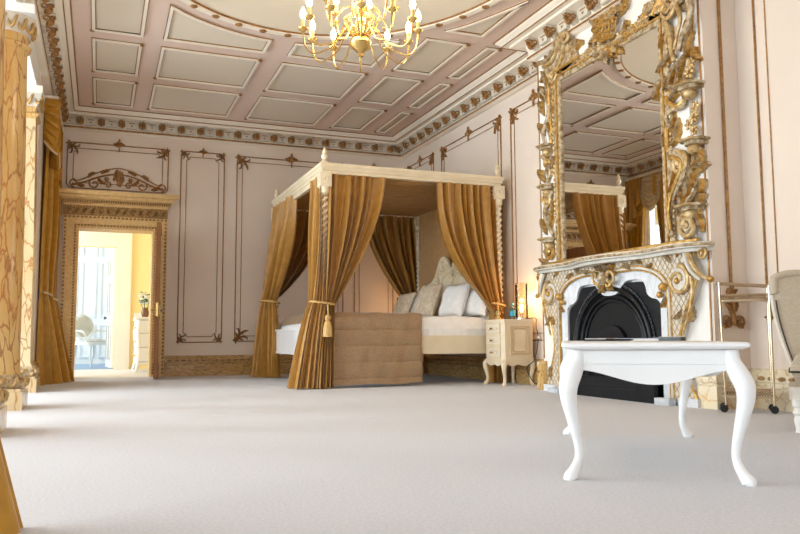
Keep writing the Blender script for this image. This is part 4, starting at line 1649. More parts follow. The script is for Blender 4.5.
cbl = spline([(.10, -3.37, .70), (.13, -3.47, .70), (.12, -3.49, .62), (.135, -3.50, .5), (.12, -3.50, .38), (.08, -3.50, .26), (.0, -3.49, .18), (.05, -3.5, .06), (.11, -3.48, .02), (.15, -3.5, .06), (.13, -3.55, .22)], 6)
t = thing('lamp_cord', 'thin black lamp cord looping down behind the nightstand', 'cord', (.10, -3.37, 0))
M().tube(cbl, .005, 5).build('cord', BLACK, t)
M().ball((.135, -3.505, .5), (.012, .02, .012), 8, 5).build('switch', WHITE, t)
M().box((.10, -3.57, .20), (.168, -3.53, .25)).build('plug', WHITE, t, smooth=False)

# ------------------------------------------------------------------ fireplace
YC = -5.17


def mf(w, z, d): return (XB-d, YC-w, z)     # w grows towards the trolley


def PF(px, py, x=XB-.06):
    p = P(px, py, 0, x)
    return (p.y-YC, p.z)                     # half width on the bed side


fp = thing('fireplace', 'white and gilt rococo marble chimneypiece with cast iron grate', 'fireplace', (XB, YC, 0))
ci = [(.62, 0), (.62, .75), (.585, .785), (.52, .80), (.47, .835), (.455, .89), (.42, .94), (.34, .955), (.22, .95), (.14, .895), (.08, .85), (0, .842)]
inner = ci[:1]+spline(ci[1:], 4)
cm = [(.72, 0), (.72, .78), (.70, .87), (.62, .955), (.5, 1.005), (.36, 1.03), (.2, 1.03), (0, 1.03)]
mid = cm[:1]+spline(cm[1:], 4)


def resamp(pts, n):
    L = [0]
    for i in range(1, len(pts)):
        L.append(L[-1]+math.hypot(pts[i][0]-pts[i-1][0], pts[i][1]-pts[i-1][1]))
    out = []
    j = 0
    for k in range(n+1):
        s = L[-1]*k/n
        while j < len(L)-2 and L[j+1] < s:
            j += 1
        f = (s-L[j])/max(1e-9, L[j+1]-L[j])
        out.append((pts[j][0]+(pts[j+1][0]-pts[j][0])*f, pts[j][1]+(pts[j+1][1]-pts[j][1])*f))
    return out


def both(pts): return [(-w, z) for w, z in pts]+[(w, z) for w, z in pts[::-1][1:]]


NI = resamp(inner, 60)
NM = resamp(mid, 60)
M().strip(both(NM), both(NI), .0, .05, mf).build('marble_slip', WMARB, fp, smooth=True, sharp=30)
# consoles with their scrolled outline, frieze between
oc = [PF(546, 385), PF(552, 367), PF(554.7, 351), PF(553.6, 335), PF(550, 319), PF(545.5, 305)]
oc = [(w, max(.04, z)) for w, z in oc]
oc += [(1.0, .86), (1.03, .93), (1.02, 1.0), (.985, 1.05), (1.0, 1.09), (1.03, 1.12)]
outer = spline(oc, 4)
icon = resamp(mid, 60)
ocr = resamp(outer+[(.5, 1.12), (0, 1.12)], 60)
M().strip(both(ocr), both([(w*1.0, z) for w, z in icon]), 0, .065, mf).build('surround', CARVW, fp, smooth=True, sharp=30)
m = M()
for s_ in (-1, 1):
    m.tube([mf(s_*w, z, .066) for w, z in outer], .010, 6)
m.tube([mf(w, z, .066) for w, z in both(resamp(mid, 40))], .010, 6)
m.tube([mf(w*1.045, z*1.02+.006, .066) for w, z in both(resamp(mid, 40))], .007, 6)
m.build('gilt_edge', GOLD, fp)
M().tube([mf(w*1.02, z*1.01+.003, .062) for w, z in both(resamp(mid, 40))], .014, 6).build('arch_moulding', CARVW, fp)
# trellis on consoles and frieze
m = M()


def inside(w, z, poly):
    c = False
    j = len(poly)-1
    for i in range(len(poly)):
        if (poly[i][1] > z) != (poly[j][1] > z) and w < (poly[j][0]-poly[i][0])*(z-poly[i][1])/(poly[j][1]-poly[i][1])+poly[i][0]:
            c = not c
        j = i
    return c


poly = outer+[(0, 1.10), (0, 1.03)]+mid[::-1]
for s_ in (-1, 1):
    for dirn in (1, -1):
        for k in range(-40, 60):
            c0 = k*.052
            run = []
            for i in range(150):
                z = .05+i*.0072
                w = c0+dirn*(z-.05)*.75
                if inside(w, z, poly):
                    run.append((w, z))
                else:
                    if len(run) > 2:
                        m.tube([mf(s_*run[0][0], run[0][1], .066), mf(s_*run[-1][0], run[-1][1], .066)], .0042, 4)
                    run = []
            if len(run) > 2:
                m.tube([mf(s_*run[0][0], run[0][1], .066), mf(s_*run[-1][0], run[-1][1], .066)], .0042, 4)
m.build('gilt_trellis', mat('trellis_gilt', (176, 146, 92), (196, 168, 116), rough=.45, metal=.3), fp)
# volutes and leaves
def fleaf(w, z, an, l, wd, d=.06, cu=.03, nm='acanthus_leaf', bend=None):
    q = M(mf)
    leaf(q, w, z, an, l, wd, d, cu, 3, bend)
    q.build(nm, [CARV, GOLD], fp)


for s_ in (-1, 1):
    M().tube([mf(s_*.86+u, .905+v, d) for u, v, d in spiral(0, 0, .112, .04, PI/2, -1.25*s_, 34, .075, .105)], [.022-.008*i/34 for i in range(35)], 8).build('volute', GOLDP, fp)
    M().lathe([(.10, -.0), (.10, -.022), (.05, -.035)], mf(s_*.86, .905, .06), 20, 'x').build('volute_disc', CARVW, fp)
    M().ball(mf(s_*.86, .905, .10), (.022, .026, .026), 10, 6).build('volute_boss', GOLD, fp)
    M().tube([mf(s_*w, z, .072) for w, z in spline([(.975, .93), (.985, .83), (.96, .72), (.915, .62), (.87, .52)], 5)], [.018-.0005*k for k in range(21)], 7).build('volute_tail', GOLDP, fp)
    for (w, z, an, l, wd) in ((.80, 1.05, 2.5, .13, .05), (.93, 1.06, 1.9, .13, .05), (.90, .72, -1.5, .12, .05), (.86, .70, -2.2, .10, .045), (.72, .80, -2.2, .1, .04), (.88, .10, 1.6, .14, .05)):
        fleaf(s_*w, z, an if s_ > 0 else PI-an, l, wd)
    for w, z, r_ in ((.695, .87, .036), (.655, .815, .026)):
        M().ball(mf(s_*w, z, .085), (r_, r_, r_), 10, 7).build('gilt_ball', GOLD, fp)
    M().tube([mf(s_*w, z, d) for w, z, d in spline([(.97, 1.10, .08), (1.0, 1.04, .09), (1.03, .98, .08), (1.075, .925, .06), (1.13, .90, .045)], 5)], [.024-.0006*k for k in range(21)], 7).build('falling_plume', GOLDP, fp)
    M().tube([mf(s_*w, z, d) for w, z, d in spline([(.94, 1.10, .09), (.965, 1.03, .10), (1.0, .96, .09), (1.05, .90, .06)], 5)], [.02-.0006*k for k in range(16)], 7).build('falling_plume', CARVW, fp)
    M().ball(mf(s_*1.13, .90, .045), (.022, .03, .024), 8, 6).build('plume_tip', GOLD, fp)
    m = M()
    m.tube([mf(s_*(1.07)+u, 1.085+v, d) for u, v, d in spiral(0, 0, .042, .012, PI/2, -1.4*s_, 18, .05, .07)], .013, 6)
    m.build('end_scroll', GOLDP, fp)
# central cartouche
for k in range(7):
    fleaf(0, 1.03, PI*k/6, .13, .05, .08, .04, 'shell_rib', .0)
for s_ in (-1, 1):
    M(mf).tube([(s_*.10+u, 1.0+v, d) for u, v, d in spiral(0, 0, .075, .02, PI/2, 1.3*s_, 22, .09, .13)], .014, 6).build('cartouche_scroll', GOLDP, fp)
    M(mf).tube([(s_*.06+u, .935+v, d) for u, v, d in spiral(0, 0, .045, .012, -PI/2, -1.2*s_, 18, .09, .11)], .011, 6).build('cartouche_scroll', GOLD, fp)
    fleaf(s_*.17, 1.06, 0 if s_ > 0 else PI, .15, .06)
    fleaf(s_*.03, .94, -PI/2+s_*.5, .08, .04, .08)
    fleaf(s_*.30, 1.07, .15 if s_ > 0 else PI-.15, .16, .05)
    fleaf(s_*.46, 1.06, -.15 if s_ > 0 else PI+.15, .12, .04)
q = M(mf)
q.ball((0, .99, .11), (.05, .06, .05), 12, 8)
q.build('cartouche_boss', CARV, fp)
# shelf, serpentine plan
half = [(1.13, .0), (1.13, .05), (1.09, .10), (.98, .16), (.82, .175), (.6, .15), (.4, .17), (.2, .235), (0, .255)]
hp = spline(half[2:], 4)
plan = half[:2]+hp
full = [(-w, d) for w, d in plan]+[(w, d) for w, d in plan[::-1][1:]]


def shelf_layer(k, z0, z1, name, material):
    return M().prism([(w*(1 if abs(w) > 1.1 else 1), max(0, d-k)) if d > 0 else (w, 0) for w, d in full], z0, z1, lambda w, d, z: mf(w, z, d)).build(name, material, fp, smooth=True, sharp=30)


shelf_layer(.05, 1.105, 1.13, 'shelf_moulding', CARVW)
shelf_layer(.0, 1.13, 1.168, 'shelf', CARVW)
m = M().tube([mf(w, 1.15, d+.0) for w, d in full], .012, 6)
m.build('shelf_gilt', CARV, fp)
# plinth blocks and hearth
for s_ in (-1, 1):
    M().box((XB-.08, YC+s_*.90-.10, 0), (XB, YC+s_*.90+.10, .06)).build('plinth', WMARB, fp, smooth=False)
# cast iron grate
gr = thing('fire_grate', 'black cast iron arched grate inside the white chimneypiece', 'fire grate', (XB, YC, 0))
ar = .46
zc_ = .42
arch = [(ar*math.cos(PI*k/40), zc_+ar*math.sin(PI*k/40)*.98) for k in range(41)]
plate_o = [(.615, 0)]+[(.615, .70)]+[(.6, .76), (.5, .80), (.45, .88), (.41, .935), (.2, .94), (.1, .885), (0, .838)]
po = both(resamp(plate_o, 30))
pi_ = both(resamp([(ar, 0)]+[(ar*math.cos(PI/2*k/20), zc_+ar*.98*math.sin(PI/2*k/20)) for k in range(21)], 30))
M().strip(po, pi_, .005, .035, mf).build('face_plate', IRON, gr, smooth=False)
m = M()
for r_, rr, d in ((ar+.03, .022, .04), (ar-.03, .018, .03), (ar-.07, .014, .02)):
    m.tube([mf(r_, .02, d)]+[mf(r_*math.cos(PI*k/40), zc_+r_*.98*math.sin(PI*k/40), d) for k in range(41)]+[mf(-r_, .02, d)], rr, 8)
m.build('arch_moulding', IRON, gr)
m = M()
for k in range(60):
    a = PI*k/59
    m.ball(mf((ar+.075)*math.cos(a), zc_+(ar+.075)*.98*math.sin(a), .04), (.012, .017, .017), 6, 4)
m.build('rope_border', IRON, gr)
M().prism(arch+[(-ar, .0), (ar, .0)], -.0, .012, mf).build('fireback', SOOT, gr, smooth=False)
m = M()
m.prism([(.2*math.cos(PI*k/20), .40+.2*math.sin(PI*k/20)) for k in range(21)]+[(-.2, .3), (.2, .3)], .012, .05, mf)
m.build('hood', IRON, gr, smooth=False)
m = M().box((XB-.08, YC-.44, .30), (XB-.012, YC+.44, .325)).box((XB-.08, YC-.44, .10), (XB-.06, YC+.44, .13))
for k in range(15):
    w = -.42+k*.06
    m.tube([mf(w, .11, .07), mf(w, .31, .07)], .008, 6)
m.build('grate_bars', IRON, gr, smooth=False)
fb = thing('fender', 'dark iron hearth fender across the foot of the fireplace', 'fender', (XB-.11, YC, 0))
m = M().box((XB-.125, YC-.60, 0), (XB-.10, YC+.60, .16)).box((XB-.10, YC-.60, 0), (XB-.085, YC-.575, .16)).box((XB-.10, YC+.575, 0), (XB-.085, YC+.60, .16))
m.build('panel', IRON, fb, smooth=False)
m = M().box((XB-.14, YC-.61, .16), (XB-.085, YC+.61, .176)).box((XB-.135, YC-.4, .07), (XB-.125, YC+.4, .09))
m.build('rim', IRON, fb, smooth=False)
HS = mat('grey_marble', (176, 180, 186), (204, 208, 214), rough=.35, scale=9)
solo(M().box((XB-.15, YC-.79, 0), (XB-.086, YC-.63, .05)), 'hearth_slab', HS, 'grey marble hearth block at the trolley side of the fender', 'hearth slab', (XB-.14, YC-.8, 0), group='marble hearth blocks', smooth=False)
solo(M().box((XB-.16, YC+.64, 0), (XB-.086, YC+.80, .04)), 'hearth_slab', HS, 'grey marble hearth block at the nightstand side of the fender', 'hearth slab', (XB-.16, YC+.8, 0), group='marble hearth blocks', smooth=False)

# ------------------------------------------------------------------ the great mirror
def mu(u, z, d): return (XB-d, -u, z)


def U(px, py, d=.05):
    p = P(px, py, 0, XB-d)
    return (-p.y, p.z)


mr = thing('wall_mirror', 'towering mirror in a carved parcel gilt rococo frame above the fireplace', 'mirror', (XB, YC, 1.2))
u0, u1, mz0, mz1 = 4.50, 5.865, 1.19, 2.915
M().box((XB-.03, -u1, mz0), (XB-.024, -u0, mz1)).build('glass', MIRR, mr, smooth=False)
M().box((XB-.024, -u1-.28, mz0), (XB-.0, -u0+.28, mz1+.2)).build('backing_board', WHITE, mr, smooth=False)
fo = lambda t: [(u0-t, mz0-.0), (u1+t, mz0-.0), (u1+t, mz1+t), (u0-t, mz1+t)]


def frame_band(t0, t1, d0, d1, name, material):
    a = [(u0-t0, mz0), (u0-t0, mz1+t0), (u1+t0, mz1+t0), (u1+t0, mz0)]
    b = [(u0-t1, mz0), (u0-t1, mz1+t1), (u1+t1, mz1+t1), (u1+t1, mz0)]
    M().strip(a, b, d0, d1, mu).build(name, material, mr, smooth=False)


frame_band(-.004, .035, .024, .045, 'inner_slip', CARV)
frame_band(.035, .05, .024, .062, 'gilt_fillet', GOLD)
frame_band(.05, .10, .024, .05, 'frame_moulding', CARV)
m = M()
z = mz0+.02
while z < mz1+.1:
    for u in (u0-.105, u1+.105):
        m.ball(mu(u, z, .05), (.014, .014, .02), 6, 4)
    z += .045
u = u0-.1
while u < u1+.1:
    m.ball(mu(u, mz1+.105, .05), (.014, .02, .014), 6, 4)
    u += .045
m.build('beading', GOLDP, mr)


def S2(pts2, d0=.04, r0=.03, r1=.014, n=6):
    c = spline([(a, b) for a, b in pts2], 6)
    N = len(c)
    q = M(mu)
    q.tube([(a, b, d0) for a, b in c], [r0+(r1-r0)*i/(N-1) for i in range(N)], 7)
    return q


def scroll_part(u, z, r, turns, an, th=.019, d=.06, name='scroll', material=None):
    q = M(mu)
    n = 30
    q.tube([(u+a, z+b, dd) for a, b, dd in spiral(0, 0, r, r*.18, an, turns, n, d*.7, d)], [th-.5*th*i/n for i in range(n+1)], 7)
    q.ball((u, z, d), (r*.3, r*.3, r*.22), 8, 5)
    return q.build(name, material or GOLD, mr)


def leaves_part(lst, material=None, name='acanthus_leaf', k=.6):
    for u, z, an, l, w_ in lst:
        q = M(mu)
        leaf(q, u, z, an, l, w_*k, .03, .04, 4)
        q.build(name, material or [CARV, GOLD], mr)


def bracket_shelf(u, z, w_, d=.15):
    q = M(mu)
    q.prism([(-w_/2, 0), (w_/2, 0), (w_/2*1.1, d*.6), (w_/2*.6, d), (-w_/2*.6, d), (-w_/2*1.1, d*.6)], z, z+.018, lambda a, dd, zz: (u+a, zz, dd))
    q.prism([(-w_/2*.8, 0), (w_/2*.8, 0), (w_/2*.8, d*.5), (w_/2*.4, d*.8), (-w_/2*.4, d*.8), (-w_/2*.8, d*.5)], z-.025, z, lambda a, dd, zz: (u+a, zz, dd))
    b = q.build('bracket_shelf', CARV, mr, smooth=False)
    g = M(mu)
    g.ball((u, z-.055, d*.4), (w_*.28, .045, d*.35), 8, 6)
    g.tube([(u-w_*.5, z+.009, d*.55), (u-w_*.3, z+.009, d), (u+w_*.3, z+.009, d), (u+w_*.5, z+.009, d*.55)], .008, 5)
    g.build('gilt_lip', GOLDP, b)
    return b


def bloom(u, z, r, name='flower', material=None):
    q = M(mu)
    flower(q, u, z, r, .05)
    q.build(name, material or GOLDP, mr)


# ---- bed-side band: three bracket shelves over scrolls
for (px, py, w_) in ((546.5, 240, .21), (545, 187, .20), (544.5, 147, .18)):
    u, z = U(px, py, .09)
    bracket_shelf(u, z, w_)
uA = 4.255
c = lambda py: U(553, py, .05)[1]
scroll_part(uA+.03, c(251), .085, 1.5, PI/2, .024)
scroll_part(uA+.0, c(199), .08, -1.5, PI, .022)
scroll_part(uA+.02, c(160), .06, 1.4, PI/2, .02)
S2([(uA+.10, c(190)), (uA+.02, c(200)), (uA-.04, c(212)), (uA+.03, c(226)), (uA+.10, c(236))], .05, .03, .018).build('s_scroll', CARV, mr)
S2([(uA-.06, c(152)), (uA+.02, c(160)), (uA+.07, c(170)), (uA+.0, c(182))], .05, .026, .014).build('s_scroll', CARV, mr)
S2([(uA-.05, c(84)), (uA+.04, c(95)), (uA+.06, c(112)), (uA-.04, c(128)), (uA-.02, c(140))], .05, .028, .014).build('s_scroll', CARV, mr)
S2([(uA+.09, c(80)), (uA+.07, c(105)), (uA+.10, c(130)), (uA+.07, c(150))], .045, .022, .014).build('s_scroll', GOLD, mr)
leaves_part([(uA-.05, c(232), 1.9, .16, .08), (uA+.02, c(228), 1.2, .16, .09), (uA+.04, c(215), 1.0, .16, .08), (uA-.07, c(178), 2.0, .14, .07), (uA+.02, c(176), 1.4, .15, .08), (uA+.07, c(168), .8, .14, .07), (uA-.04, c(130), 2.1, .14, .08), (uA+.05, c(138), 1.5, .18, .09), (uA+.07, c(120), 1.0, .17, .08)])
leaves_part([(uA-.04, c(110), 1.9, .16, .07), (uA+.03, c(105), 1.5, .18, .08), (uA-.06, c(94), 1.7, .15, .07), (uA+.08, c(96), 1.2, .16, .07), (uA+.0, c(84), 1.6, .2, .09), (uA+.05, c(258), 2.4, .14, .08), (uA-.02, c(262), 2.8, .12, .07)])
for px, py, r in ((551, 135, .05), (549, 118, .045), (553, 100, .05), (548, 90, .045), (552, 172, .04), (549, 214, .04)):
    u, z = U(px, py, .06)
    bloom(u, z, r)

# ---- corner console on the bed side, top: a fluted scroll over a block
q = M(mu)
q.prism([U(545, 66, .03), U(556, 56, .03), U(562, 40, .03), U(570, 34, .03), U(576, 44, .03), U(580, 58, .03), U(566, 72, .03), U(546, 78, .03)], .0, .05, lambda a, b, d: (a, b, d))
q.build('corner_block', CARV, mr, smooth=False)
for k in range(4):
    S2([U(541+k*4, 64+k*3), U(549+k*3.2, 60+k*2.6), U(555+k*2.6, 50+k*2.4), U(558+k*2.2, 39+k*1.5), U(563+k*1.2, 31+k*1.2), U(569-k*.5, 31+k*1.5)], .075-.006*k, .024, .017, 7).build('console_flute', CARV if k % 2 == 0 else GOLDP, mr)
scroll_part(*U(565, 36, .09), .07, 1.5, PI/2, .022, .10, 'scroll', GOLDP)
scroll_part(*U(552, 76, .06), .075, -1.6, PI/2, .02, .07, 'scroll', GOLDP)
S2([U(556, 72), U(563, 67), U(571, 62), U(580, 57)], .06, .016, .014).build('console_scroll', GOLD, mr)
leaves_part([(*U(549, 66), 1.9, .12, .08), (*U(574, 50), .5, .12, .08), (*U(553, 84), 4.5, .16, .09), (*U(560, 68), 5.2, .12, .07), (*U(546, 72), 3.9, .12, .07)])
# ---- garland and basket in the middle of the crest
gp = [U(570, 46), U(572, 54), U(577, 61), U(583, 60), U(588, 52), U(592, 42), U(597, 34)]
for i, (u, z) in enumerate(spline(gp, 3)):
    bloom(u+rng.uniform(-.015, .015), z+rng.uniform(-.02, .02), rng.uniform(.034, .05), 'garland_flower', (CARV, GOLDP, GOLD)[i % 3])
bu, bz_ = U(604, 30, .10)
q = M(mu)
for k in range(11):
    a = -1.25+2.5*k/10
    q.tube([(bu+.085*math.sin(a), bz_-.09, .06+.05*math.cos(a)), (bu+.13*math.sin(a), bz_-.02, .06+.08*math.cos(a)), (bu+.165*math.sin(a), bz_+.045, .06+.10*math.cos(a))], .009, 5)
for zz, rr, dd in ((-.09, .085, .05), (-.035, .12, .075), (.01, .145, .09), (.045, .168, .105)):
    q.tube([(bu+rr*math.sin(-1.3+2.6*k/16), bz_+zz, .06+dd*math.cos(-1.3+2.6*k/16)) for k in range(17)], .011, 5)
q.build('basket', GOLD, mr)
for k in range(30):
    a, r_ = rng.uniform(.0, PI), rng.uniform(.03, .25)
    bloom(bu+r_*math.cos(a)*1.0, bz_+.07+r_*math.sin(a)*.85, rng.uniform(.034, .052), 'basket_flower', (GOLD, GOLDP, CARV)[k % 3])
for k in range(14):
    bloom(bu+rng.uniform(-.13, .13), bz_-.12-abs(rng.gauss(0, .05)), rng.uniform(.03, .042), 'basket_flower', (CARV, GOLDP, GOLD)[k % 3])
leaves_part([(bu-.1, bz_-.10, 3.6, .15, .08), (bu+.1, bz_-.10, 5.8, .15, .08), (bu, bz_-.12, -PI/2, .13, .08), (bu-.13, bz_-.08, 2.8, .15, .08), (bu+.13, bz_-.08, .4, .15, .08), (bu-.05, bz_-.14, 4.0, .12, .07), (bu+.05, bz_-.14, 5.4, .12, .07), (bu-.1, bz_+.1, 2.6, .2, .1), (bu+.1, bz_+.1, .6, .2, .1)])
gp = [U(622, 34), U(629, 32), U(636, 28), U(641, 20), U(645, 12), U(650, 6), U(655, 0)]
for i, (u, z) in enumerate(spline(gp, 3)):
    bloom(u+rng.uniform(-.015, .015), z+rng.uniform(-.02, .02), rng.uniform(.032, .046), 'garland_flower', (CARV, GOLDP, GOLD)[i % 3])
# ---- corner console on the trolley side, top
q = M(mu)
q.prism([U(650, 22, .03), U(655, 4, .03), U(664, -8, .03), U(690, -26, .03), U(690, 10, .03), U(664, 20, .03)], .0, .05, lambda a, b, d: (a, b, d))
q.build('corner_block', CARV, mr, smooth=False)
scroll_part(*U(667, 10, .08), .085, -1.7, PI/2, .022, .10, 'scroll', GOLDP)
for k in range(4):
    S2([U(655+k*3, 16-k*2), U(661+k*2, 3-k), U(669+k, -6-k), U(680, -12-2*k)], .07-.005*k, .022, .018, 7).build('console_flute', CARV if k % 2 else GOLD, mr)

# ---- trolley-side band
uB = 6.06
cB = lambda py: U(680, py, .06)[1]
S2([U(674, 8), U(682, 0), U(689, -4), U(693, 8), U(690, 24), U(684, 38), U(681, 52)], .07, .034, .02, 8).build('console_scroll', CARV, mr)
S2([U(668, 22), U(672, 38), U(674, 52), U(676, 62)], .07, .026, .016, 8).build('console_scroll', GOLDP, mr)
S2([U(679, 4), U(684, 18), U(681, 34), U(678, 50)], .085, .02, .013).build('console_scroll', GOLDP, mr)
leaves_part([(*U(690, 30), 4.4, .2, .08), (*U(686, 50), 4.2, .2, .09), (*U(670, 44), 4.4, .18, .08), (*U(674, 56), 3.4, .2, .1), (*U(680, 58), 4.0, .22, .1), (*U(668, 70), 3.9, .26, .12), (*U(676, 70), 4.6, .24, .11), (*U(684, 66), 5.0, .2, .09)])
leaves_part([(*U(666, 30), 4.2, .15, .07), (*U(692, 46), 5.0, .14, .06), (*U(671, 26), 4.6, .17, .07), (*U(688, 14), 4.5, .18, .07)], GOLD)
u, z = U(684, 86, .1)
bracket_shelf(u, z, .22)
u, z = U(690, 141, .1)
bracket_shelf(u, z, .19)
u, z = U(686, 207, .1)
bracket_shelf(u, z, .22)
S2([U(688, 92), U(686, 102), U(680, 108), U(672, 110), U(667, 118), U(672, 128)], .06, .026, .016).build('s_scroll', CARV, mr)
S2([U(668, 98), U(672, 104), U(680, 106), U(686, 100)], .07, .024, .016).build('s_scroll', GOLD, mr)
leaves_part([(*U(672, 108), 4.4, .24, .1), (*U(676, 118), 4.6, .22, .1), (*U(669, 122), 4.3, .2, .09), (*U(680, 92), 2.6, .18, .09), (*U(669, 95), 1.8, .16, .08)])
for px, py, r in ((687, 72, .055), (689, 62, .045), (692, 116, .05), (687, 124, .045), (693, 106, .045), (668, 96, .05), (692, 130, .04)):
    bloom(*U(px, py, .07), r)
S2([U(668, 128), U(668, 140), U(670, 152), U(676, 158)], .06, .026, .018).build('s_scroll', GOLD, mr)
scroll_part(*U(680, 164, .07), .085, -1.4, PI/2, .026, .10, 'scroll', GOLDP)
S2([U(672, 152), U(682, 155), U(688, 164), U(684, 178), U(677, 192), U(672, 208), U(671, 222), U(674, 236)], .065, .036, .024, 8).build('s_scroll', CARV, mr)
S2([U(674, 158), U(684, 160), U(685, 170), U(680, 184), U(675, 198), U(673, 214), U(675, 230)], .095, .018, .012).build('s_scroll', GOLD, mr)
leaves_part([(*U(679, 202), 1.0, .34, .1), (*U(680, 196), .75, .36, .12), (*U(680, 206), .45, .3, .1), (*U(690, 170), 1.3, .26, .1), (*U(686, 182), 1.0, .28, .1), (*U(697, 172), 1.4, .2, .07)])
leaves_part([(*U(690, 150), 4.5, .2, .08), (*U(694, 148), 4.9, .18, .07), (*U(672, 168), 4.7, .2, .07), (*U(674, 176), 4.8, .2, .08)], GOLD)
scroll_part(*U(688, 226, .08), .10, 1.5, PI/2, .024, .10, 'scroll', GOLDP)
scroll_part(*U(688, 226, .08), .06, -1.2, PI, .02, .11, 'scroll', CARV)
leaves_part([(*U(676, 216), 1.2, .22, .09), (*U(678, 230), .6, .2, .09), (*U(697, 216), 1.3, .18, .08), (*U(699, 232), 1.7, .16, .07), (*U(682, 240), 5.8, .2, .09), (*U(694, 240), 3.6, .2, .08)])
q = M(mu)
q.tube([(u0-.36, mz0-.0, .05), (u0-.1, mz0-.0, .07), (u1+.1, mz0-.0, .07), (u1+.34, mz0-.0, .05)], .016, 6)
q.build('base_moulding', GOLD, mr)

# ------------------------------------------------------------------ coffee table and the things on it
TA = math.atan2(-.58, .814)+.035
ct = thing('coffee_table', 'glossy white coffee table with cabriole legs on the carpet', 'coffee table', (-1.9926, -7.7318, 0), TA, local=True)
lx, ly = .275, .62
put = lambda a, b, d: (a, b, d)


def rrect(hx_, hy_, r, n=5):
    o_ = []
    for cx_, cy_, a0 in ((hx_-r, hy_-r, 0), (-hx_+r, hy_-r, PI/2), (-hx_+r, -hy_+r, PI), (hx_-r, -hy_+r, 1.5*PI)):
        for k in range(n+1):
            a = a0+PI/2*k/n
            o_.append((cx_+r*math.cos(a), cy_+r*math.sin(a)))
    return o_


m = M()
layers = [(.022, .456), (.028, .459), (.037, .462), (.041, .467), (.041, .475), (.037, .479), (.030, .481)]
n = None
vs = []
fs = []
for e, z in layers:
    rr = rrect(lx+e, ly+e, .016)
    n = len(rr)
    vs += [(a, b, z) for a, b in rr]
for i in range(len(layers)-1):
    for k in range(n):
        fs.append((i*n+k, i*n+(k+1) % n, (i+1)*n+(k+1) % n, (i+1)*n+k))
fs += [tuple(range(n))[::-1], tuple(range((len(layers)-1)*n, len(layers)*n))]
m.add(vs, fs)
m.build('tabletop', TWHITE, ct, sharp=30)
for ax_, L_, off in (('x', lx, ly), ('x', lx, -ly), ('y', ly, lx), ('y', ly, -lx)):
    pts = [(-L_, .452), (L_, .452)]
    for k in range(25):
        t = 1-2*k/24
        pts.append((t*L_, .362-.026*math.cos(PI*t)**1-.004))
    sg = 1 if off > 0 else -1
    pp = (lambda a, z, d, off=off, sg=sg: (a, off-sg*.0+sg*(d-.016), z)) if ax_ == 'x' else (lambda a, z, d, off=off, sg=sg: (off+sg*(d-.016), a, z))
    ap = M().prism(pts, -.006, .018, pp).build('apron', TWHITE, ct, smooth=False)
    M().tube([pp(-L_+.0, .405, .019), pp(L_, .405, .019)], .003, 4).build('apron_bead', TWHITE, ap)
for sx in (-1, 1):
    for sy in (-1, 1):
        path = [(-.02, .452), (-.015, .41), (.006, .37), (.026, .33), (.026, .28), (.006, .20), (-.014, .12), (-.014, .07), (.008, .03), (.026, .008), (.026, 0)]
        rad = [.026, .029, .034, .034, .029, .022, .0165, .0155, .020, .025, .021]
        pts = [(sx*(lx+o_*.75), sy*(ly+o_*.75), z) for o_, z in path]
        sp_ = spline([p+(r,) for p, r in zip(pts, rad)], 4)
        M().tube([p[:3] for p in sp_], [p[3] for p in sp_], 12).build('leg', TWHITE, ct)


def on_table(a, b):
    c_, s_ = math.cos(TA), math.sin(TA)
    return (-1.9926+a*c_-b*s_, -7.7318+a*s_+b*c_)


TZ = .4812
x, y = on_table(-.12, .44)
t = thing('folder', 'slim black folder lying at the near edge among the table things', 'folder', (x, y, TZ), TA-.15, local=True)
M().box((-.075, -.105, 0), (.075, .105, .008)).build('cover', BLACK, t, smooth=False)
M().box((-.07, -.10, .008), (.07, .10, .013)).build('pages', CUSHG, t, smooth=False)
t['label'] = 'slim black folder on the coffee table, at the bed end of the row'
x, y = on_table(.06, .38)
t = thing('magazine', 'pale blue printed magazine in the middle of the coffee table', 'magazine', (x, y, TZ), TA+.2, local=True)
M().box((-.08, -.11, 0), (.08, .11, .010)).build('pages', WHITE, t, smooth=False)
M().box((-.08, -.11, .010), (.08, .11, .012)).build('cover', BLUEP, t, smooth=False)
x, y = on_table(.17, .27)
t = thing('remote_control', 'black remote control on the coffee table beside the magazine', 'remote control', (x, y, TZ), TA+.85, local=True)
M().box((-.02, -.075, 0), (.02, .075, .017)).build('body', BLACK, t, smooth=False)
m = M()
for k in range(6):
    for j in (-1, 0, 1):
        m.ball((j*.011, -.06+k*.02, .0175), (.004, .004, .002), 6, 4)
m.build('buttons', CUSHG, t)
x, y = on_table(-.06, .1)
t = thing('pen', 'black pen lying across the coffee table in front of the magazine', 'pen', (x, y, TZ), TA+.5, local=True)
M().tube([(-.07, 0, .006), (.05, 0, .006), (.066, 0, .006), (.072, 0, .006)], [.005, .005, .003, .001], 8).build('barrel', BLACK, t)
M().tube([(-.07, 0, .0122), (-.03, 0, .0122)], .0015, 5).build('clip', SILVER, t)

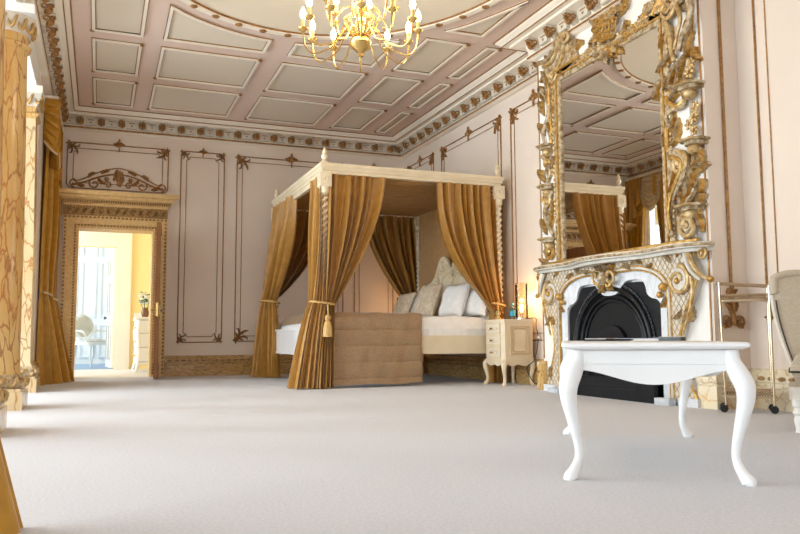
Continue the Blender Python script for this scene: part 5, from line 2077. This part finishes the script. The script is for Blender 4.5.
# ------------------------------------------------------------------ bar trolley
BTA = R(-44)
bt = thing('bar_trolley', 'champagne metal bar trolley with a galleried tray in the alcove corner', 'bar trolley', (-.128, -6.53, 0), BTA, local=True)
tx0, tx1, ty0, ty1 = -.155, .145, -.09, .09
for x in (tx0, tx1):
    for y in (ty0, ty1):
        hgt = .86 if x < 0 else .835
        M().tube([(x+.012*(x < 0), y, .05), (x, y, hgt)], .0085, 8).build('post', CHAMP, bt)
        M().lathe([(.001, -.011), (.022, -.011), (.026, -.006), (.026, .006), (.022, .011), (.001, .011)], (x, y, .027), 12, 'y').build('caster', BLACK, bt)
for z0, nm in ((.73, 'top_tray'), (.10, 'bottom_tray')):
    tr = M().prism(rrect(.165, .09, .03) if z0 > .5 else rrect(.165, .09, .01), z0, z0+.012, put).build(nm, CHAMP, bt, smooth=False)
    m = M()
    hh = .045
    for a, b in (((tx0, ty0), (tx1, ty0)), ((tx1, ty0), (tx1, ty1)), ((tx1, ty1), (tx0, ty1)), ((tx0, ty1), (tx0, ty0))):
        m.tube([(a[0], a[1], z0+hh), (b[0], b[1], z0+hh)], .006, 6)
        L_ = math.hypot(b[0]-a[0], b[1]-a[1])
        k_ = int(L_/.016)
        for k in range(k_):
            t0, t1 = k/k_, (k+1)/k_
            for q0, q1 in ((0, 1), (1, 0)):
                m.tube([(a[0]+(b[0]-a[0])*t0, a[1]+(b[1]-a[1])*t0, z0+.01+q0*(hh-.012)), (a[0]+(b[0]-a[0])*t1, a[1]+(b[1]-a[1])*t1, z0+.01+q1*(hh-.012))], .0028, 4)
    m.build('gallery', CHAMP, tr)
    M().box((tx0+.012, ty0+.012, z0+.012), (tx1-.012, ty1-.012, z0+.015)).build('mirror_glass', MIRR, tr, smooth=False)
m = M()
for y in (ty0, ty1):
    m.tube([(tx0-.02, y, .86), (tx1, y, .832)], .007, 8)
m.tube([(tx0-.02, ty0, .86), (tx0-.02, ty1, .86)], .009, 8)
m.tube([(tx1, ty0, .832), (tx1, ty1, .832)], .007, 8)
m.build('handle', CHAMP, bt)

# ------------------------------------------------------------------ armchair at the picture edge
CHA = math.atan2(-.66, -.75)+PI/2
ac = thing('armchair', 'oatmeal linen chair with rounded back and white turned legs, cut off by the picture edge', 'armchair', (-.375, -7.50, 0), CHA, local=True)
# local frame: +x to the sitter's right as seen, -y towards the viewer
aw = .36


def back_pt(w, h, d=0.):
    z = .26+h*.60
    y = .20+.16*h+.10*(1-(w)**2)*0-.10*w*w
    wid = aw*(.74+.30*math.sin(PI*.5*min(1, h*1.15)))
    return (w*wid, y+d, z)


def backf(s, t, d=0.):
    w = 2*s-1
    h = t
    cut = 1-.05*max(0, (abs(w)-.7)/.3)**2
    return back_pt(w, h*cut, d)


m = M().grid(lambda s, t: (lambda p: (p[0], p[1]-.05*math.sin(PI*s)**.5*math.sin(PI*min(1, t*.9+.1))**.5, p[2]))(backf(s, t)), 30, 24)
m.build('backrest', SOFA, ac)
m = M().grid(lambda s, t: (lambda p: (p[0]*1.0, p[1]+.07*math.sin(PI*s)**.3*math.sin(PI*min(1, t*.9+.1))**.3, p[2]))(backf(s, t)), 30, 24)
m.build('back_cover', CUSH, ac)
edge = [backf(0, k/24) for k in range(25)]+[backf(k/30, 1) for k in range(1, 31)]+[backf(1, 1-k/24) for k in range(1, 25)]
M().tube([(x*.985, y-.012, z) for x, y, z in edge[:20]], .005, 6).build('piping', PIPING, ac)
M().tube([(x*.985, y-.012, z) for x, y, z in edge[-20:]], .005, 6).build('piping', PIPING, ac)
fr_ = mat('pale_linen', (212, 204, 192), (222, 215, 204), rough=.8)
M().tube([(x*1.03, y+.03, z+.002) for x, y, z in edge], .014, 8).build('back_edge', fr_, ac)
M().tube([(x, y+.012, z+.012) for x, y, z in edge[20:-20]], .024, 10).build('top_roll', SOFA, ac)
M().prism(rrect(aw-.04, .30, .10, 6), .165, .235, put).build('seat_rail', CARVW, ac)
m = slab(-aw+.05, aw-.05, -.32, .22, .235, .41, .08, 24, 24, .025, 8, .0)
m.build('seat_cushion', SOFA, ac)
pp_ = rrect(aw-.048, .272, .025, 6)
M().tube([(a, b-.05, .315) for a, b in pp_], .006, 6, closed=True).build('cushion_piping', PIPING, ac)
for sx in (-1, 1):
    for yy in (-.24, .22):
        M().lathe([(.034, .17), (.034, .135), (.022, .125), (.03, .112), (.034, .1), (.024, .085), (.03, .06), (.022, .02), (.024, .0)], (sx*(aw-.085), yy, 0), 14).build('leg', WHITE, ac)

# ------------------------------------------------------------------ chandelier
chx, chy = -2.44, -5.33
cdl = thing('chandelier', 'brass Flemish chandelier with candle bulbs hanging from the ceiling oval', 'chandelier', (chx, chy, ZC))
zb = 2.59
M().lathe([(.004, -.06), (.02, -.045), (.014, -.025), (.03, -.01), (.072, .02), (.085, .05), (.07, .08), (.03, .095), (.06, .105), (.062, .12), (.03, .13), (.022, .18), (.04, .21), (.022, .25), (.045, .30), (.05, .33), (.02, .37), (.016, .45), (.03, .47), (.012, .50), (.008, ZC-zb-.03), (.05, ZC-zb-.02), (.05, ZC-zb-.002)], (chx, chy, zb), 18).build('stem', BRASS, cdl)


def arm(an, rad, z0, zc, nm):
    ca, sa = math.cos(an), math.sin(an)
    pl = [(.03, z0), (.08, z0+.05), (.14, z0+.02), (.20, z0-.07), (.27*rad/.42, zc-.17), (.35*rad/.42, zc-.19), (rad-.015, zc-.13), (rad, zc-.03)]
    path = spline([(chx+ca*r_, chy+sa*r_, zb+z) for r_, z in pl], 4)
    a = M().tube(path, .0065, 5).build('arm', BRASS, cdl)
    M().lathe([(.008, -.03), (.02, -.02), (.036, -.008), (.038, 0), (.014, .004), (.013, .014)], (chx+ca*rad, chy+sa*rad, zb+zc), 12).build('drip_pan', BRASS, a)
    M().lathe([(.013, .0), (.013, .065)], (chx+ca*rad, chy+sa*rad, zb+zc), 10).build('candle_tube', CREAMT, a)
    b = M().lathe([(.011, .065), (.021, .085), (.023, .105), (.014, .135), (.002, .16)], (chx+ca*rad, chy+sa*rad, zb+zc), 10).build('bulb', BULB, a)


for k in range(12):
    arm(PI/2+R(12)+2*PI*k/12, .42, .10, .16, 'lower')
for k in range(6):
    arm(PI/2+R(27)+2*PI*k/6, .26, .27, .36, 'upper')
m = M()
for k in range(12):
    a = 2*PI*k/12
    m.tube([(chx+r_*math.cos(a), chy+r_*math.sin(a), zb+z) for r_, z in ((.05, .11), (.10, .16), (.13, .22), (.10, .25), (.085, .22))], [.01, .008, .007, .006, .004], 5)
m.build('crown_scrolls', BRASS, cdl)
l = bpy.data.lights.new('chandelier_light', 'POINT')
l.energy = 48
l.color = (1, .82, .62)
l.shadow_soft_size = .3
lo = bpy.data.objects.new('chandelier_light', l)
COL.objects.link(lo)
lo.location = (chx, chy, zb+.32)

# ------------------------------------------------------------------ daylight, with added fills for the hall and far room
def area(name, loc, rot, sx, sy, energy, color):
    l = bpy.data.lights.new(name, 'AREA')
    l.shape = 'RECTANGLE'
    l.size, l.size_y = sx, sy
    l.energy = energy
    l.color = color
    o = bpy.data.objects.new(name, l)
    COL.objects.link(o)
    o.location = loc
    o.rotation_euler = rot
    return o


DAY = (.88, .94, 1.0)
KL = 1.0
for b, e in zip(bays, (480, 360, 230, 150, 120)):
    area('bay_daylight', (XBAY-.45, b, 1.75), (0, R(-90), 0), 2.9, 1.7, e*KL, DAY)
area('corner_daylight', (XL-.6, (WY0+WY1)/2, 1.6), (0, R(-90), 0), 2.7, .8, 60*KL, DAY)
for c_, h_ in fw:
    area('front_daylight', (c_, YF-.45, 1.7), (R(90), 0, 0), 1.4, 2.7, 45*KL, DAY)
area('hall_fill', (hx0-.4, 1.95, 1.6), (0, R(-90), 0), 2.3, 1.8, 140*KL, (1, .98, .95))  # added lamp outside the unseen hall window, brightens the hall
area('far_room_fill', (hx0-.4, 5.2, 1.6), (0, R(-90), 0), 2.3, 1.9, 175*KL, (.86, .93, 1))  # added lamp to brighten the far room through its unseen window
wd = bpy.data.worlds.new('world')
SC.world = wd
wd.use_nodes = True
nt = wd.node_tree
bg = nt.nodes['Background']
bg.inputs['Color'].default_value = (.72, .84, 1, 1)
bg.inputs['Strength'].default_value = 1.6

SC.view_settings.view_transform = 'Standard'
SC.view_settings.look = 'None'
SC.view_settings.gamma = 1
SC.view_settings.exposure = -0.3
SC.cycles.max_bounces = 10
SC.cycles.diffuse_bounces = 6
SC.cycles.glossy_bounces = 4
SC.cycles.transparent_max_bounces = 12
SC.cycles.sample_clamp_indirect = 6
SC.cycles.use_denoising = True
